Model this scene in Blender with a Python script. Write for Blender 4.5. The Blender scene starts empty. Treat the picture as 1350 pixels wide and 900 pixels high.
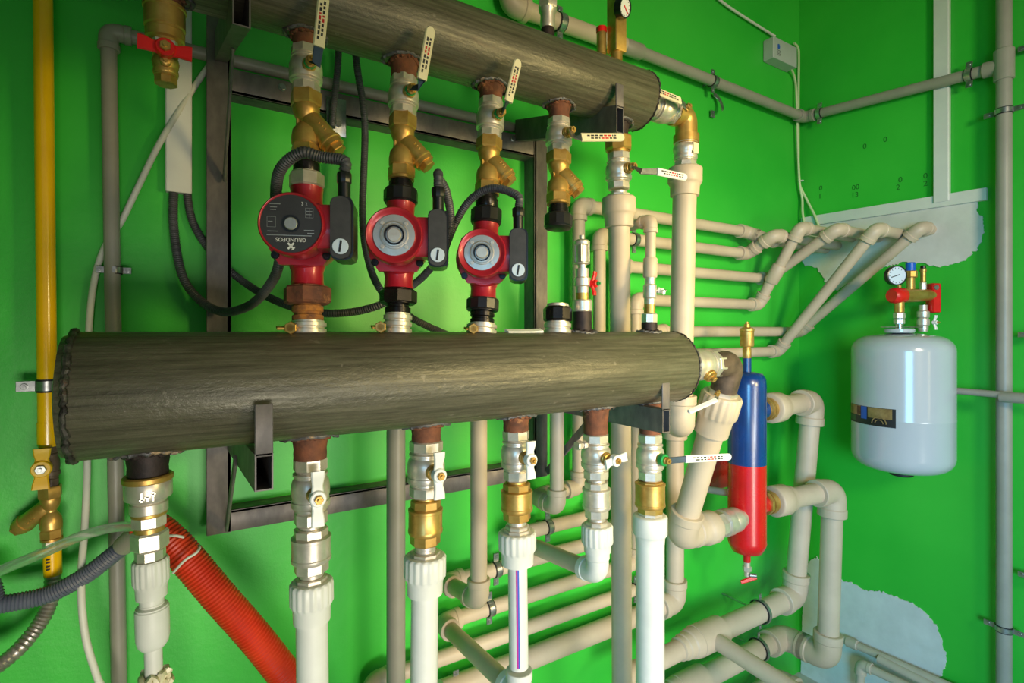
import bpy, math, random
from mathutils import Vector as V, Matrix
random.seed(7)
PI = math.pi
# ---------------------------------------------------------------- camera model
F = 703.0                      # focal length in pixels of the 1350 px wide frame
CX, HY = 675.0, 437.0
ANG = math.radians(57.9)       # heading of the optical axis, from +X
CAM = V((0, 0, 1.42))
FW = V((math.cos(ANG), math.sin(ANG), 0)); RT = V((math.sin(ANG), -math.cos(ANG), 0)); UP = V((0, 0, 1))
YB, XR = 1.25, 2.20            # back wall plane, right wall plane
YU, YL = 0.89, 0.85            # axes of the upper and the lower manifold

def ray(px, py): return FW + RT*((px-CX)/F) + UP*((HY-py)/F)
def onY(px, py, y): r = ray(px, py); return CAM + r*(y/r.y)
def onX(px, py, x): r = ray(px, py); return CAM + r*(x/r.x)
def depth(p): return (p-CAM).dot(FW)
def rv(p, w):                  # radius of an upright cylinder that spans w pixels
    d = depth(p); th = math.atan2((p-CAM).dot(RT), d)
    return w*d*math.cos(th)/(2*F)

class Ln:                      # a straight pipe axis; p(py) = its point at image row py
    def __init__(s, a, b): s.a, s.b = a, b
    def p(s, py):
        k = HY-py; az = s.a.z-CAM.z; dz = s.b.z-s.a.z; da = depth(s.a); dd = depth(s.b)-da
        t = (k*da-F*az)/(F*dz-k*dd)
        return s.a.lerp(s.b, t)

# ---------------------------------------------------------------- mesh helper
def frame(p, z, front=V((0, -1, 0))):
    z = V(z).normalized(); f = V(front)
    f = f-z*f.dot(z)
    if f.length < 1e-4:
        f = V((1, 0, 0))-z*z.x
        if f.length < 1e-4: f = V((0, 1, 0))
    y = -f.normalized(); x = y.cross(z).normalized()
    m = Matrix.Identity(4)
    for i in range(3): m[i][0], m[i][1], m[i][2], m[i][3] = x[i], y[i], z[i], p[i]
    return m

I4 = Matrix.Identity(4)
class MB:
    def __init__(s): s.v, s.f, s.mi = [], [], []
    def add(s, vs, fs, M=I4, mi=0):
        o = len(s.v); s.v += [M@V(v) for v in vs]
        s.f += [tuple(i+o for i in f) for f in fs]; s.mi += [mi]*len(fs); return s
    def lathe(s, prof, M=I4, seg=28, mi=0, cap=True, rib=None):
        vs, fs = [], []; n = len(prof)
        for k, pr in enumerate(prof):
            r, z = pr[0], pr[1]
            for i in range(seg):
                a = 2*PI*i/seg; rr = r
                if rib and len(pr) > 2 and pr[2]: rr = r*(1-rib*(1 if (i//2) % 2 else 0))
                vs.append((rr*math.cos(a), rr*math.sin(a), z))
        for k in range(n-1):
            for i in range(seg):
                j = (i+1) % seg
                fs.append((k*seg+i, k*seg+j, (k+1)*seg+j, (k+1)*seg+i))
        if cap:
            if prof[0][0] > 1e-6: fs.append(tuple(reversed(range(seg))))
            if prof[-1][0] > 1e-6: fs.append(tuple(range((n-1)*seg, n*seg)))
        return s.add(vs, fs, M, mi)
    def cyl(s, r, z0, z1, M=I4, seg=28, mi=0, bev=None):
        b = min(r*.12, abs(z1-z0)*.2) if bev is None else bev
        if b: return s.lathe([(r-b, z0), (r, z0+b), (r, z1-b), (r-b, z1)], M, seg, mi)
        return s.lathe([(r, z0), (r, z1)], M, seg, mi)
    def hexn(s, r, z0, z1, M=I4, n=6, mi=0, rot=0.5):
        h = z1-z0; R = r/math.cos(PI/n)
        return s.lathe([(R*.9, z0), (R, z0+h*.12), (R, z1-h*.12), (R*.9, z1)], M@Matrix.Rotation(rot*2*PI/n-PI/2, 4, 'Z'), n, mi)
    def box(s, a, b, M=I4, mi=0, bev=0.0):
        x0, y0, z0 = a; x1, y1, z1 = b
        if not bev:
            vs = [(x, y, z) for z in (z0, z1) for (x, y) in ((x0, y0), (x1, y0), (x1, y1), (x0, y1))]
            return s.add(vs, [(3, 2, 1, 0), (4, 5, 6, 7), (0, 1, 5, 4), (1, 2, 6, 5), (2, 3, 7, 6), (3, 0, 4, 7)], M, mi)
        prof = []
        def ring(i, z):
            q = [(x0+i, y0), (x1-i, y0), (x1, y0+i), (x1, y1-i), (x1-i, y1), (x0+i, y1), (x0, y1-i), (x0, y0+i)]
            return [(x, y, z) for x, y in q]
        def ring2(i, z):
            q = [(x0+bev, y0+i), (x1-bev, y0+i), (x1-i, y0+bev), (x1-i, y1-bev), (x1-bev, y1-i), (x0+bev, y1-i), (x0+i, y1-bev), (x0+i, y0+bev)]
            return [(x, y, z) for x, y in q]
        vs = ring2(bev*.7, z0)+ring(bev, z0+bev)+ring(bev, z1-bev)+ring2(bev*.7, z1); fs = [tuple(reversed(range(8))), tuple(range(24, 32))]
        for k in range(3):
            for i in range(8):
                j = (i+1) % 8; fs.append((k*8+i, k*8+j, (k+1)*8+j, (k+1)*8+i))
        return s.add(vs, fs, M, mi)
    def prism(s, poly, z0, z1, M=I4, mi=0):
        n = len(poly)
        vs = [(x, y, z0) for x, y in poly]+[(x, y, z1) for x, y in poly]
        fs = [tuple(reversed(range(n))), tuple(range(n, 2*n))]+[(i, (i+1) % n, n+(i+1) % n, n+i) for i in range(n)]
        return s.add(vs, fs, M, mi)
    def tube(s, pts, r, seg=16, mi=0, cap=True, closed=False):
        pts = [V(p) for p in pts]; n = len(pts); vs, fs = [], []
        tang = []
        for i in range(n):
            if closed: t = pts[(i+1) % n]-pts[i-1]
            else: t = pts[min(i+1, n-1)]-pts[max(i-1, 0)]
            tang.append(t.normalized())
        nr = tang[0].orthogonal().normalized()
        for i in range(n):
            if i:
                ax = tang[i-1].cross(tang[i])
                if ax.length > 1e-7:
                    nr = Matrix.Rotation(tang[i-1].angle(tang[i]), 3, ax.normalized())@nr
                nr = (nr-tang[i]*nr.dot(tang[i])).normalized()
            b = tang[i].cross(nr); rr = r(i) if callable(r) else (r[i] if isinstance(r, (list, tuple)) else r)
            for k in range(seg):
                a = 2*PI*k/seg; vs.append(pts[i]+nr*(rr*math.cos(a))+b*(rr*math.sin(a)))
        m = n if closed else n-1
        for i in range(m):
            i2 = (i+1) % n
            for k in range(seg):
                j = (k+1) % seg; fs.append((i*seg+k, i*seg+j, i2*seg+j, i2*seg+k))
        if cap and not closed:
            fs.append(tuple(reversed(range(seg)))); fs.append(tuple(range((n-1)*seg, n*seg)))
        return s.add(vs, fs, I4, mi)
    def strip(s, pts, widths, th, normal):          # flat bar that follows pts, its broad face towards normal
        pts = [V(p) for p in pts]; n = len(pts); vs, fs = [], []
        for i in range(n):
            t = (pts[min(i+1, n-1)]-pts[max(i-1, 0)]).normalized()
            nn = (V(normal)-t*V(normal).dot(t)).normalized(); side = t.cross(nn).normalized(); w = widths[i]/2
            c = th*.3
            for (a, b) in ((-w, -th/2+c), (-w+c, -th/2), (w-c, -th/2), (w, -th/2+c), (w, th/2-c), (w-c, th/2), (-w+c, th/2), (-w, th/2-c)):
                vs.append(pts[i]+side*a+nn*b)
        for i in range(n-1):
            for k in range(8):
                j = (k+1) % 8; fs.append((i*8+k, i*8+j, (i+1)*8+j, (i+1)*8+k))
        fs.append(tuple(reversed(range(8)))); fs.append(tuple(range((n-1)*8, n*8)))
        return s.add(vs, fs)
    def build(s, name, mat, parent=None, sharp=38, smooth=True):
        me = bpy.data.meshes.new(name); o0 = parent_world(parent)
        me.from_pydata([tuple(v-o0) for v in s.v], [], s.f)
        mats = mat if isinstance(mat, (list, tuple)) else [mat]
        for m in mats: me.materials.append(m)
        if len(mats) > 1: me.polygons.foreach_set('material_index', s.mi)
        fix_normals(me)
        if smooth:
            me.polygons.foreach_set('use_smooth', [True]*len(me.polygons))
            me.set_sharp_from_angle(angle=math.radians(sharp))
        me.update()
        o = bpy.data.objects.new(name, me); bpy.context.scene.collection.objects.link(o)
        if parent: o.parent = parent
        return o

import bmesh
def fix_normals(me):
    bm = bmesh.new(); bm.from_mesh(me); bmesh.ops.recalc_face_normals(bm, faces=bm.faces[:]); bm.to_mesh(me); bm.free()
def parent_world(p):
    w = V((0, 0, 0))
    while p: w = w+p.location; p = p.parent
    return w
def thing(name, label, cat, loc, group=None):
    o = bpy.data.objects.new(name, None); bpy.context.scene.collection.objects.link(o)
    o.empty_display_size = .02; o.location = loc; o['label'] = label; o['category'] = cat
    if group: o['group'] = group
    return o
def tag(o, label, cat, group=None):
    o['label'] = label; o['category'] = cat
    if group: o['group'] = group
    return o
def single(mb, name, mat, label, cat, group=None, **k):     # a thing that is one mesh, origin at its base
    lo = min(v.z for v in mb.v); c = sum(mb.v, V())/len(mb.v); off = V((c.x, c.y, lo))
    mb.v = [v-off for v in mb.v]; o = mb.build(name, mat, **k); o.location = off
    return tag(o, label, cat, group)

def smooth_path(pts, n=10, closed=False):                   # Catmull-Rom through pts
    pts = [V(p) for p in pts]; out = []
    for i in range(len(pts)-1):
        p0 = pts[max(i-1, 0)]; p1 = pts[i]; p2 = pts[i+1]; p3 = pts[min(i+2, len(pts)-1)]
        for k in range(n):
            t = k/n
            out.append(.5*((2*p1)+(p2-p0)*t+(2*p0-5*p1+4*p2-p3)*t*t+(3*p1-p0-3*p2+p3)*t**3))
    out.append(pts[-1]); return out
def resample(pts, step):
    out = [pts[0]]; acc = 0.0
    for a, b in zip(pts, pts[1:]):
        L = (b-a).length
        while acc+L >= step:
            t = (step-acc)/L; a = a.lerp(b, t); out.append(a); L = (b-a).length; acc = 0
        acc += L
    return out
def rounded(pts, br, n=8):                                  # polyline with rounded corners
    pts = [V(p) for p in pts]; out = [pts[0]]
    for i in range(1, len(pts)-1):
        c = pts[i]; d1 = pts[i-1]-c; d2 = pts[i+1]-c
        b = min(br, d1.length*.49, d2.length*.49); a = c+d1.normalized()*b; e = c+d2.normalized()*b
        for k in range(n+1):
            t = k/n; out.append(a.lerp(c, t).lerp(c.lerp(e, t), t))
    out.append(pts[-1]); return out

# ---------------------------------------------------------------- materials
def lin(c): return tuple((x/255/12.92 if x/255 <= .04045 else ((x/255+.055)/1.055)**2.4) for x in c)+(1,)
def pmat(name, c1, c2=None, scale=8, rough=.5, metal=0, bump=0, stretch=(1, 1, 1), c3=None, s3=4, lo3=.55, spec=.5, coat=0, rvar=.08, lo=.35, hi=.65, trans=0, emit=None):
    m = bpy.data.materials.new(name); m.use_nodes = True; nt = m.node_tree; N = nt.nodes; b = N['Principled BSDF']
    b.inputs['Roughness'].default_value = rough; b.inputs['Metallic'].default_value = metal
    b.inputs['Specular IOR Level'].default_value = spec
    if coat: b.inputs['Coat Weight'].default_value = coat; b.inputs['Coat Roughness'].default_value = .12
    if trans: b.inputs['Transmission Weight'].default_value = trans
    tc = N.new('ShaderNodeTexCoord'); mp = N.new('ShaderNodeMapping'); mp.inputs['Scale'].default_value = stretch
    nt.links.new(tc.outputs['Object'], mp.inputs['Vector'])
    no = N.new('ShaderNodeTexNoise'); no.inputs['Scale'].default_value = scale; no.inputs['Detail'].default_value = 6; no.inputs['Roughness'].default_value = .6
    nt.links.new(mp.outputs['Vector'], no.inputs['Vector'])
    cr = N.new('ShaderNodeValToRGB'); cr.color_ramp.elements[0].position = lo; cr.color_ramp.elements[1].position = hi
    cr.color_ramp.elements[0].color = lin(c1); cr.color_ramp.elements[1].color = lin(c2 or c1)
    nt.links.new(no.outputs['Fac'], cr.inputs['Fac']); col = cr.outputs['Color']
    if c3:
        n3 = N.new('ShaderNodeTexNoise'); n3.inputs['Scale'].default_value = s3; n3.inputs['Detail'].default_value = 8; n3.inputs['Roughness'].default_value = .7
        nt.links.new(mp.outputs['Vector'], n3.inputs['Vector'])
        r3 = N.new('ShaderNodeValToRGB'); r3.color_ramp.elements[0].position = lo3; r3.color_ramp.elements[1].position = lo3+.09
        nt.links.new(n3.outputs['Fac'], r3.inputs['Fac'])
        mx = N.new('ShaderNodeMix'); mx.data_type = 'RGBA'; mx.inputs['B'].default_value = lin(c3)
        nt.links.new(r3.outputs['Color'], mx.inputs['Factor']); nt.links.new(col, mx.inputs['A']); col = mx.outputs['Result']
    nt.links.new(col, b.inputs['Base Color'])
    mr = N.new('ShaderNodeMapRange'); mr.inputs['To Min'].default_value = max(rough-rvar, .02); mr.inputs['To Max'].default_value = min(rough+rvar, 1)
    nt.links.new(no.outputs['Fac'], mr.inputs['Value']); nt.links.new(mr.outputs['Result'], b.inputs['Roughness'])
    if bump:
        bp = N.new('ShaderNodeBump'); bp.inputs['Strength'].default_value = bump; bp.inputs['Distance'].default_value = .004
        nt.links.new(no.outputs['Fac'], bp.inputs['Height']); nt.links.new(bp.outputs['Normal'], b.inputs['Normal'])
    if emit: b.inputs['Emission Color'].default_value = lin(emit[0]); b.inputs['Emission Strength'].default_value = emit[1]
    return m
def steel_mat():
    m = bpy.data.materials.new('mill_scale_steel'); m.use_nodes = True; nt = m.node_tree; N = nt.nodes; lk = nt.links.new; b = N['Principled BSDF']
    tc = N.new('ShaderNodeTexCoord')
    def noise(sc, st, det=6, ro=.6):
        mp = N.new('ShaderNodeMapping'); mp.inputs['Scale'].default_value = st; lk(tc.outputs['Object'], mp.inputs['Vector'])
        n = N.new('ShaderNodeTexNoise'); n.inputs['Scale'].default_value = sc; n.inputs['Detail'].default_value = det; n.inputs['Roughness'].default_value = ro; lk(mp.outputs['Vector'], n.inputs['Vector']); return n.outputs['Fac']
    def ramp(f, a, b_, c0, c1):
        r = N.new('ShaderNodeValToRGB'); r.color_ramp.elements[0].position = a; r.color_ramp.elements[1].position = b_; r.color_ramp.elements[0].color = lin(c0); r.color_ramp.elements[1].color = lin(c1); lk(f, r.inputs['Fac']); return r.outputs['Color']
    def mix(fac, A, B):
        x = N.new('ShaderNodeMix'); x.data_type = 'RGBA'; lk(fac, x.inputs['Factor']); lk(A, x.inputs['A'])
        if isinstance(B, tuple): x.inputs['B'].default_value = lin(B)
        else: lk(B, x.inputs['B'])
        return x.outputs['Result']
    W, K = (255, 255, 255), (0, 0, 0)
    streak = noise(6, (1.2, 30, 30), 7, .65); grain = noise(150, (.5, 1, 1), 4, .7); blot = noise(7, (.8, 1.4, 1.4), 8, .68); rustn = noise(5, (.6, 2, 2), 9, .72); spot = noise(60, (1, 1, 1), 3, .5)
    c = ramp(streak, .32, .68, (66, 63, 49), (114, 109, 90))
    c = mix(ramp(blot, .5, .66, K, (150, 150, 150)), c, (78, 72, 52))
    c = mix(ramp(grain, .42, .72, K, (120, 120, 120)), c, (58, 54, 44))
    c = mix(ramp(rustn, .60, .72, K, (170, 170, 170)), c, (104, 70, 50))
    c = mix(ramp(spot, .68, .74, K, (190, 190, 190)), c, (136, 129, 114))
    lk(c, b.inputs['Base Color']); b.inputs['Metallic'].default_value = .15
    lk(ramp(streak, .3, .7, (185, 185, 185), (150, 150, 150)), b.inputs['Roughness'])
    bp = N.new('ShaderNodeBump'); bp.inputs['Strength'].default_value = .35; bp.inputs['Distance'].default_value = .003; lk(grain, bp.inputs['Height'])
    b2 = N.new('ShaderNodeBump'); b2.inputs['Strength'].default_value = .25; b2.inputs['Distance'].default_value = .006; lk(blot, b2.inputs['Height']); lk(bp.outputs['Normal'], b2.inputs['Normal']); lk(b2.outputs['Normal'], b.inputs['Normal'])
    return m
M = dict(
 steel=steel_mat(),
 weld=pmat('weld_metal', (110, 104, 98), (36, 32, 32), 60, .55, .6, .9, c3=(92, 66, 50), s3=30),
 rust=pmat('rusted_steel', (132, 78, 52), (92, 58, 44), 40, .8, .1, .6, c3=(164, 112, 74), s3=26, lo3=.58),
 ochre=pmat('rust_crust', (176, 112, 46), (104, 66, 46), 70, .85, 0, .8, c3=(196, 176, 150), s3=40, lo3=.6),
 darkstub=pmat('scaled_stub', (62, 48, 46), (38, 32, 34), 40, .6, .4, .4),
 brass=pmat('brass', (208, 170, 96), (178, 136, 66), 30, .38, .66, .12),
 nickel=pmat('nickel_plate', (226, 216, 202), (200, 190, 176), 40, .36, .62, .08),
 zinc=pmat('zinc_clip', (196, 198, 196), (150, 152, 152), 60, .3, .9),
 white=pmat('white_pipe_plastic', (226, 225, 218), (214, 212, 204), 10, .4, 0, .03),
 beige=pmat('grey_pipe_plastic', (202, 184, 160), (188, 170, 148), 7, .45, 0, .04, c3=(176, 158, 140), s3=5, lo3=.66),
 grey=pmat('grey_drain_plastic', (158, 152, 138), (146, 141, 128), 9, .42, 0, .03),
 yellow=pmat('yellow_gas_paint', (248, 196, 8), (236, 180, 4), 12, .22, 0, .05, coat=.4),
 yplastic=pmat('yellow_plastic', (240, 190, 20), (226, 172, 10), 20, .35),
 black=pmat('black_plastic', (30, 30, 32), (22, 22, 24), 30, .3, 0, .05),
 blackmetal=pmat('black_iron', (52, 48, 46), (30, 28, 28), 30, .28, .7, .1),
 darkgrey=pmat('dark_grey_plastic', (66, 64, 64), (54, 53, 54), 60, .5, 0, .05),
 corr=pmat('corrugated_grey', (86, 86, 90), (66, 66, 70), 30, .45),
 corrblue=pmat('corrugated_blue_grey', (106, 110, 126), (84, 90, 108), 30, .42),
 redpump=pmat('red_pump_paint', (186, 34, 52), (168, 24, 42), 25, .38, .15, .06, coat=.3),
 red=pmat('red_plastic', (226, 30, 28), (206, 20, 20), 25, .35),
 redtank=pmat('red_tank_paint', (206, 16, 26), (186, 8, 16), 14, .28, 0, .08, coat=.4),
 bluetank=pmat('blue_tank_paint', (18, 62, 132), (12, 50, 112), 14, .28, 0, .08, c3=(120, 150, 190), s3=34, lo3=.70, coat=.4),
 blue=pmat('blue_plastic', (20, 96, 200), (14, 84, 184), 20, .35),
 redcorr=pmat('red_corrugated', (222, 64, 30), (204, 46, 20), 18, .42),
 cream=pmat('cream_vinyl', (232, 222, 186), (222, 210, 174), 20, .4),
 whiteplastic=pmat('white_plastic', (238, 238, 234), (230, 230, 226), 20, .3),
 enamel=pmat('white_enamel', (182, 187, 194), (176, 182, 190), 6, .2, 0, .02, coat=.5),
 frame=pmat('frame_steel', (122, 114, 112), (98, 92, 92), 14, .5, .25, .15, (3, 3, 1.5), (96, 80, 72), 6, .66),
 box=pmat('grey_box_plastic', (188, 194, 188), (180, 186, 180), 10, .5),
 trunk=pmat('white_trunking', (222, 222, 214), (214, 214, 208), 10, .5),
 cable=pmat('white_cable', (222, 222, 210), (210, 210, 198), 12, .45),
 cablegreen=pmat('pale_green_cable', (206, 222, 170), (196, 210, 160), 12, .45),
 plaster=pmat('bare_plaster', (220, 217, 209), (204, 201, 193), 9, .85, 0, .35, c3=(214, 212, 206), s3=6),
 rubber=pmat('black_rubber', (28, 28, 30), (22, 22, 22), 30, .6),
 plate=pmat('dark_nameplate', (62, 60, 62), (54, 52, 54), 30, .42, .1),
 silver=pmat('brushed_aluminium', (206, 200, 190), (188, 182, 172), 40, .35, .75),
 ink=pmat('black_print', (30, 30, 32)), inkred=pmat('red_print', (190, 30, 30)), inkwhite=pmat('white_print', (225, 225, 222)),
 magenta=pmat('magenta_print', (190, 40, 140)), inkblue=pmat('blue_print', (40, 90, 190)),
 dial=pmat('dial_face', (206, 220, 236), None, rough=.3), gold=pmat('gold_label', (176, 150, 100), (140, 116, 76), 40, .3, .4),
 labelgreen=pmat('green_label', (40, 90, 50)), pencil=pmat('pencil', (26, 112, 30), None, rough=.8), oldsteel=pmat('old_steel_elbow', (112, 94, 78), (74, 62, 54), 30, .55, .3, .3), scorch=pmat('scorched_weld', (120, 120, 124), (74, 70, 72), 50, .5, .4, .7, c3=(150, 128, 104), s3=26), green_cap=pmat('green_sleeve', (30, 150, 70), (24, 130, 60), 20, .4),
 bluesleeve=pmat('steel_blue_lever', (88, 104, 124), (74, 88, 108), 30, .35, .7),
 braid=pmat('steel_hose', (190, 182, 172), (150, 144, 136), 60, .34, .7),
 pvcblue=pmat('pale_fitting', (170, 186, 210), None, rough=.4),
)
def clear_mat():
    m = bpy.data.materials.new('clear_tube'); m.use_nodes = True; b = m.node_tree.nodes['Principled BSDF']
    b.inputs['Base Color'].default_value = lin((214, 226, 214)); b.inputs['Roughness'].default_value = .18
    b.inputs['Transmission Weight'].default_value = .85; b.inputs['IOR'].default_value = 1.15; b.inputs['Alpha'].default_value = .75
    return m
M['clear'] = clear_mat()
def wall_mat():
    m = bpy.data.materials.new('green_wall_paint'); m.use_nodes = True; nt = m.node_tree; N = nt.nodes; b = N['Principled BSDF']
    tc = N.new('ShaderNodeTexCoord'); lk = nt.links.new
    n1 = N.new('ShaderNodeTexNoise'); n1.inputs['Scale'].default_value = 2.2; n1.inputs['Detail'].default_value = 5
    n2 = N.new('ShaderNodeTexNoise'); n2.inputs['Scale'].default_value = 26; n2.inputs['Detail'].default_value = 8; n2.inputs['Roughness'].default_value = .7
    n3 = N.new('ShaderNodeTexNoise'); n3.inputs['Scale'].default_value = 11; n3.inputs['Detail'].default_value = 10; n3.inputs['Roughness'].default_value = .78
    for n in (n1, n2, n3): lk(tc.outputs['Object'], n.inputs['Vector'])
    cr = N.new('ShaderNodeValToRGB'); e = cr.color_ramp.elements; e[0].position = .3; e[1].position = .7
    e[0].color = lin((44, 182, 50)); e[1].color = lin((62, 196, 60)); lk(n1.outputs['Fac'], cr.inputs['Fac'])
    r3 = N.new('ShaderNodeValToRGB'); r3.color_ramp.elements[0].position = .70; r3.color_ramp.elements[1].position = .78
    lk(n3.outputs['Fac'], r3.inputs['Fac'])
    mx = N.new('ShaderNodeMix'); mx.data_type = 'RGBA'; mx.inputs['B'].default_value = lin((150, 200, 120))
    lk(r3.outputs['Color'], mx.inputs['Factor']); lk(cr.outputs['Color'], mx.inputs['A']); lk(mx.outputs['Result'], b.inputs['Base Color'])
    bp = N.new('ShaderNodeBump'); bp.inputs['Strength'].default_value = .22; bp.inputs['Distance'].default_value = .004
    lk(n2.outputs['Fac'], bp.inputs['Height']); lk(bp.outputs['Normal'], b.inputs['Normal'])
    b.inputs['Roughness'].default_value = .42
    return m
M['wall'] = wall_mat()
M['floor'] = pmat('pale_concrete_floor', (196, 190, 180), (176, 170, 160), 6, .8, 0, .2)
M['ceil'] = pmat('ceiling_white', (214, 212, 202), (204, 202, 194), 4, .9)
# ---------------------------------------------------------------- component builders
def text_mesh(txt, size, Mx, mat, name, parent, ext=.0002, align='CENTER'):
    cu = bpy.data.curves.new(name, 'FONT'); cu.body = txt; cu.size = size; cu.align_x = align; cu.align_y = 'CENTER'; cu.extrude = ext
    to = bpy.data.objects.new(name+'_tmp', cu); bpy.context.scene.collection.objects.link(to)
    bpy.context.view_layer.update()
    dg = bpy.context.evaluated_depsgraph_get(); me = bpy.data.meshes.new_from_object(to.evaluated_get(dg))
    bpy.data.objects.remove(to); bpy.data.curves.remove(cu)
    o0 = parent_world(parent)
    me.transform(Matrix.Translation(-o0)@Mx); me.materials.clear(); me.materials.append(mat); me.name = name
    o = bpy.data.objects.new(name, me); bpy.context.scene.collection.objects.link(o); o.parent = parent
    return o
def face_M(p, normal, up=V((0, 0, 1))):       # text plane: X to reader's right, Y up, Z towards normal
    n = V(normal).normalized(); u = V(up); u = (u-n*u.dot(n)).normalized(); x = u.cross(n)
    m = Matrix.Identity(4)
    for i in range(3): m[i][0], m[i][1], m[i][2], m[i][3] = x[i], u[i], n[i], p[i]
    return m

def butterfly(parent, c, stem, wing, half, mat, hub=.0095, nutmat=None, name='handle'):
    stem = V(stem).normalized(); wing = V(wing); wing = (wing-stem*wing.dot(stem)).normalized()
    mb = MB(); A = frame(c, stem, wing)
    mb.cyl(hub, -.002, .012, A, 20)
    for s in (-1, 1):
        mb.strip([c+wing*s*hub*.4+stem*.004, c+wing*s*half*.45+stem*.004, c+wing*s*half*.75+stem*.007, c+wing*s*half+stem*.007],
                 [hub*1.6, hub*1.3, hub*1.6, hub*1.7], .006, stem)
    h = mb.build(name, mat, parent)
    n = MB(); n.hexn(hub*.5, .0115, .017, A); n.cyl(hub*.25, .016, .02, A, 10); n.build('handle_nut', nutmat or M['brass'], h)
    return h

def lever(parent, pts, w, normal, sleeve=None, root=None, marks=True, split=1, nut=True):
    pts = [V(p) for p in pts]; nrm = V(normal)
    mb = MB(); mb.strip(pts[:split+1], [w*.85]*(split+1), .0028, nrm); h = mb.build('lever_handle', root or M['zinc'], parent)
    s = MB(); path = pts[split:]; d = (path[-1]-path[-2]).normalized(); tip = path[-1]
    path = path[:-1]+[tip-d*w*.5, tip-d*w*.22, tip-d*w*.06, tip]
    n = len(path); wd = [w]*(n-3)+[w*.9, w*.66, w*.3]
    s.strip(path, wd, .0058, nrm); sl = s.build('grip_sleeve', sleeve or M['cream'], h)
    a, b = path[-5] if n > 4 else path[0], tip; L = (b-a).length
    nn = (nrm-d*nrm.dot(d)).normalized(); side = d.cross(nn)
    if marks and L > .02:
        m1, m2 = MB(), MB(); rnd = random.Random(int(L*1e5))
        for row in (-.16, .14):
            t = .12 if row < 0 else .2
            while t < .8:
                ln_ = rnd.uniform(.03, .08); q = a+d*(L*t)+side*(w*row)+nn*.0032
                (m2 if .42 < t < .6 else m1).add([q-side*w*.09, q+d*L*ln_-side*w*.09, q+d*L*ln_+side*w*.09, q+side*w*.09], [(0, 1, 2, 3)])
                t += ln_+.025
        if m1.f: m1.build('black_print', M['ink'], sl, smooth=False)
        if m2.f: m2.build('red_print', M['inkred'], sl, smooth=False)
    if nut:
        A = frame(pts[0], nrm); k = MB(); k.cyl(w*.5, -.004, .003, A, 16); k.hexn(w*.36, .003, .009, A); k.cyl(w*.16, .008, .0125, A, 10); k.build('handle_nut', M['brass'], h)
    return h

VALVES = 'ball valves of the heating manifold'
def valve_core(parent, p0, p1, R, mat, front=V((0, -1, 0)), stem=True, bell=True):
    L = (p1-p0).length; A = frame(p0, p1-p0, front); mb = MB()
    mb.hexn(R*.8, 0, L*.2, A, 8); mb.hexn(R*.82, L*.8, L, A, 8)
    b = 1.0 if bell else .92
    mb.lathe([(R*.72, L*.18), (R*.86, L*.22), (R*.86, L*.25), (R*.98*b, L*.27), (R*b, L*.3), (R*b, L*.36), (R*.95*b, L*.37), (R*.95*b, L*.42), (R*b, L*.46), (R*.99, L*.58), (R*.93, L*.66), (R*.84, L*.7),
              (R*.84, L*.73), (R*.9, L*.74), (R*.9, L*.77), (R*.78, L*.79), (R*.74, L*.82)], A, 32)
    o = mb.build('valve_body', mat, parent, sharp=30)
    if stem:
        s = MB(); c = A@V((0, 0, L*.5)); B = frame(c, front)
        s.cyl(R*.42, R*.7, R*1.12, B, 16); s.hexn(R*.33, R*1.05, R*1.25, B); s.cyl(R*.2, R*1.2, R*1.45, B, 12); s.build('stem', M['brass'], o)
    return A@V((0, 0, L*.5)), A
def ball_valve(ln, py0, py1, w, label, mat=None, **k):
    p0, p1 = ln.p(py1), ln.p(py0); R = rv((p0+p1)/2, w)
    t = thing('ball_valve', label, 'valve', p0, VALVES)
    c, A = valve_core(t, p0, p1, R, mat or M['nickel'], **k)
    return t, c, R, A

def strainer(ln, py0, py1, w, label, blen, bdir=None, mat=None, br=.74):
    mat = mat or M['brass']; p0, p1 = ln.p(py1), ln.p(py0); R = rv((p0+p1)/2, w); L = (p1-p0).length
    t = thing('strainer', label, 'filter', p0, 'brass dirt strainers')
    A = frame(p0, p1-p0); mb = MB()
    mb.hexn(R*.84, L*.04, L*.22, A, 6, rot=0); mb.lathe([(R*.7, 0), (R*.92, L*.01), (R*.92, L*.05)], A, 24)
    mb.lathe([(R*.8, L*.2), (R*.92, L*.23), (R*.93, L*.32), (R*.86, L*.42), (R*.62, L*.5), (R*.5, L*.53), (R*.5, L*.56), (R*.66, L*.6), (R*.84, L*.7), (R*.86, L*.76), (R*.8, L*.8)], A, 28)
    mb.hexn(R*.88, L*.78, L, A, 6, rot=0)
    mb.box((-R*.62, -R*.16, L*.3), (-R*.3, R*.16, L*.75), A, 0)
    t.hide_render = False
    mb.build('strainer_body', mat, t, sharp=32)
    d = V(bdir) if bdir else (RT*.66-UP*.75); d.normalize(); o = A@V((0, 0, L*.66)); B = frame(o, d)
    b = MB(); b.lathe([(R*.5, 0), (R*br, L*.12), (R*br, blen*.72), (R*br*1.1, blen*.73), (R*br*1.1, blen*.78), (R*br, blen*.8), (R*br, blen*.9), (R*br*.8, blen*.91)], B, 24)
    bo = b.build('filter_branch', mat, t, sharp=30)
    c = MB(); c.hexn(R*br*.72, blen*.9, blen*1.04, B); c.build('hex_cap', mat, bo)
    e = MB()
    for k in range(3):
        q = B@Matrix.Rotation(.0, 4, 'Z')@V((0, -R*br*1.005, blen*(.38+.09*k)))
        e.tube([q+RT*R*.14, q-UP*R*.1, q-RT*R*.14], R*.035, 6)
    e.build('cast_mark', mat, bo)
    return t

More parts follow.
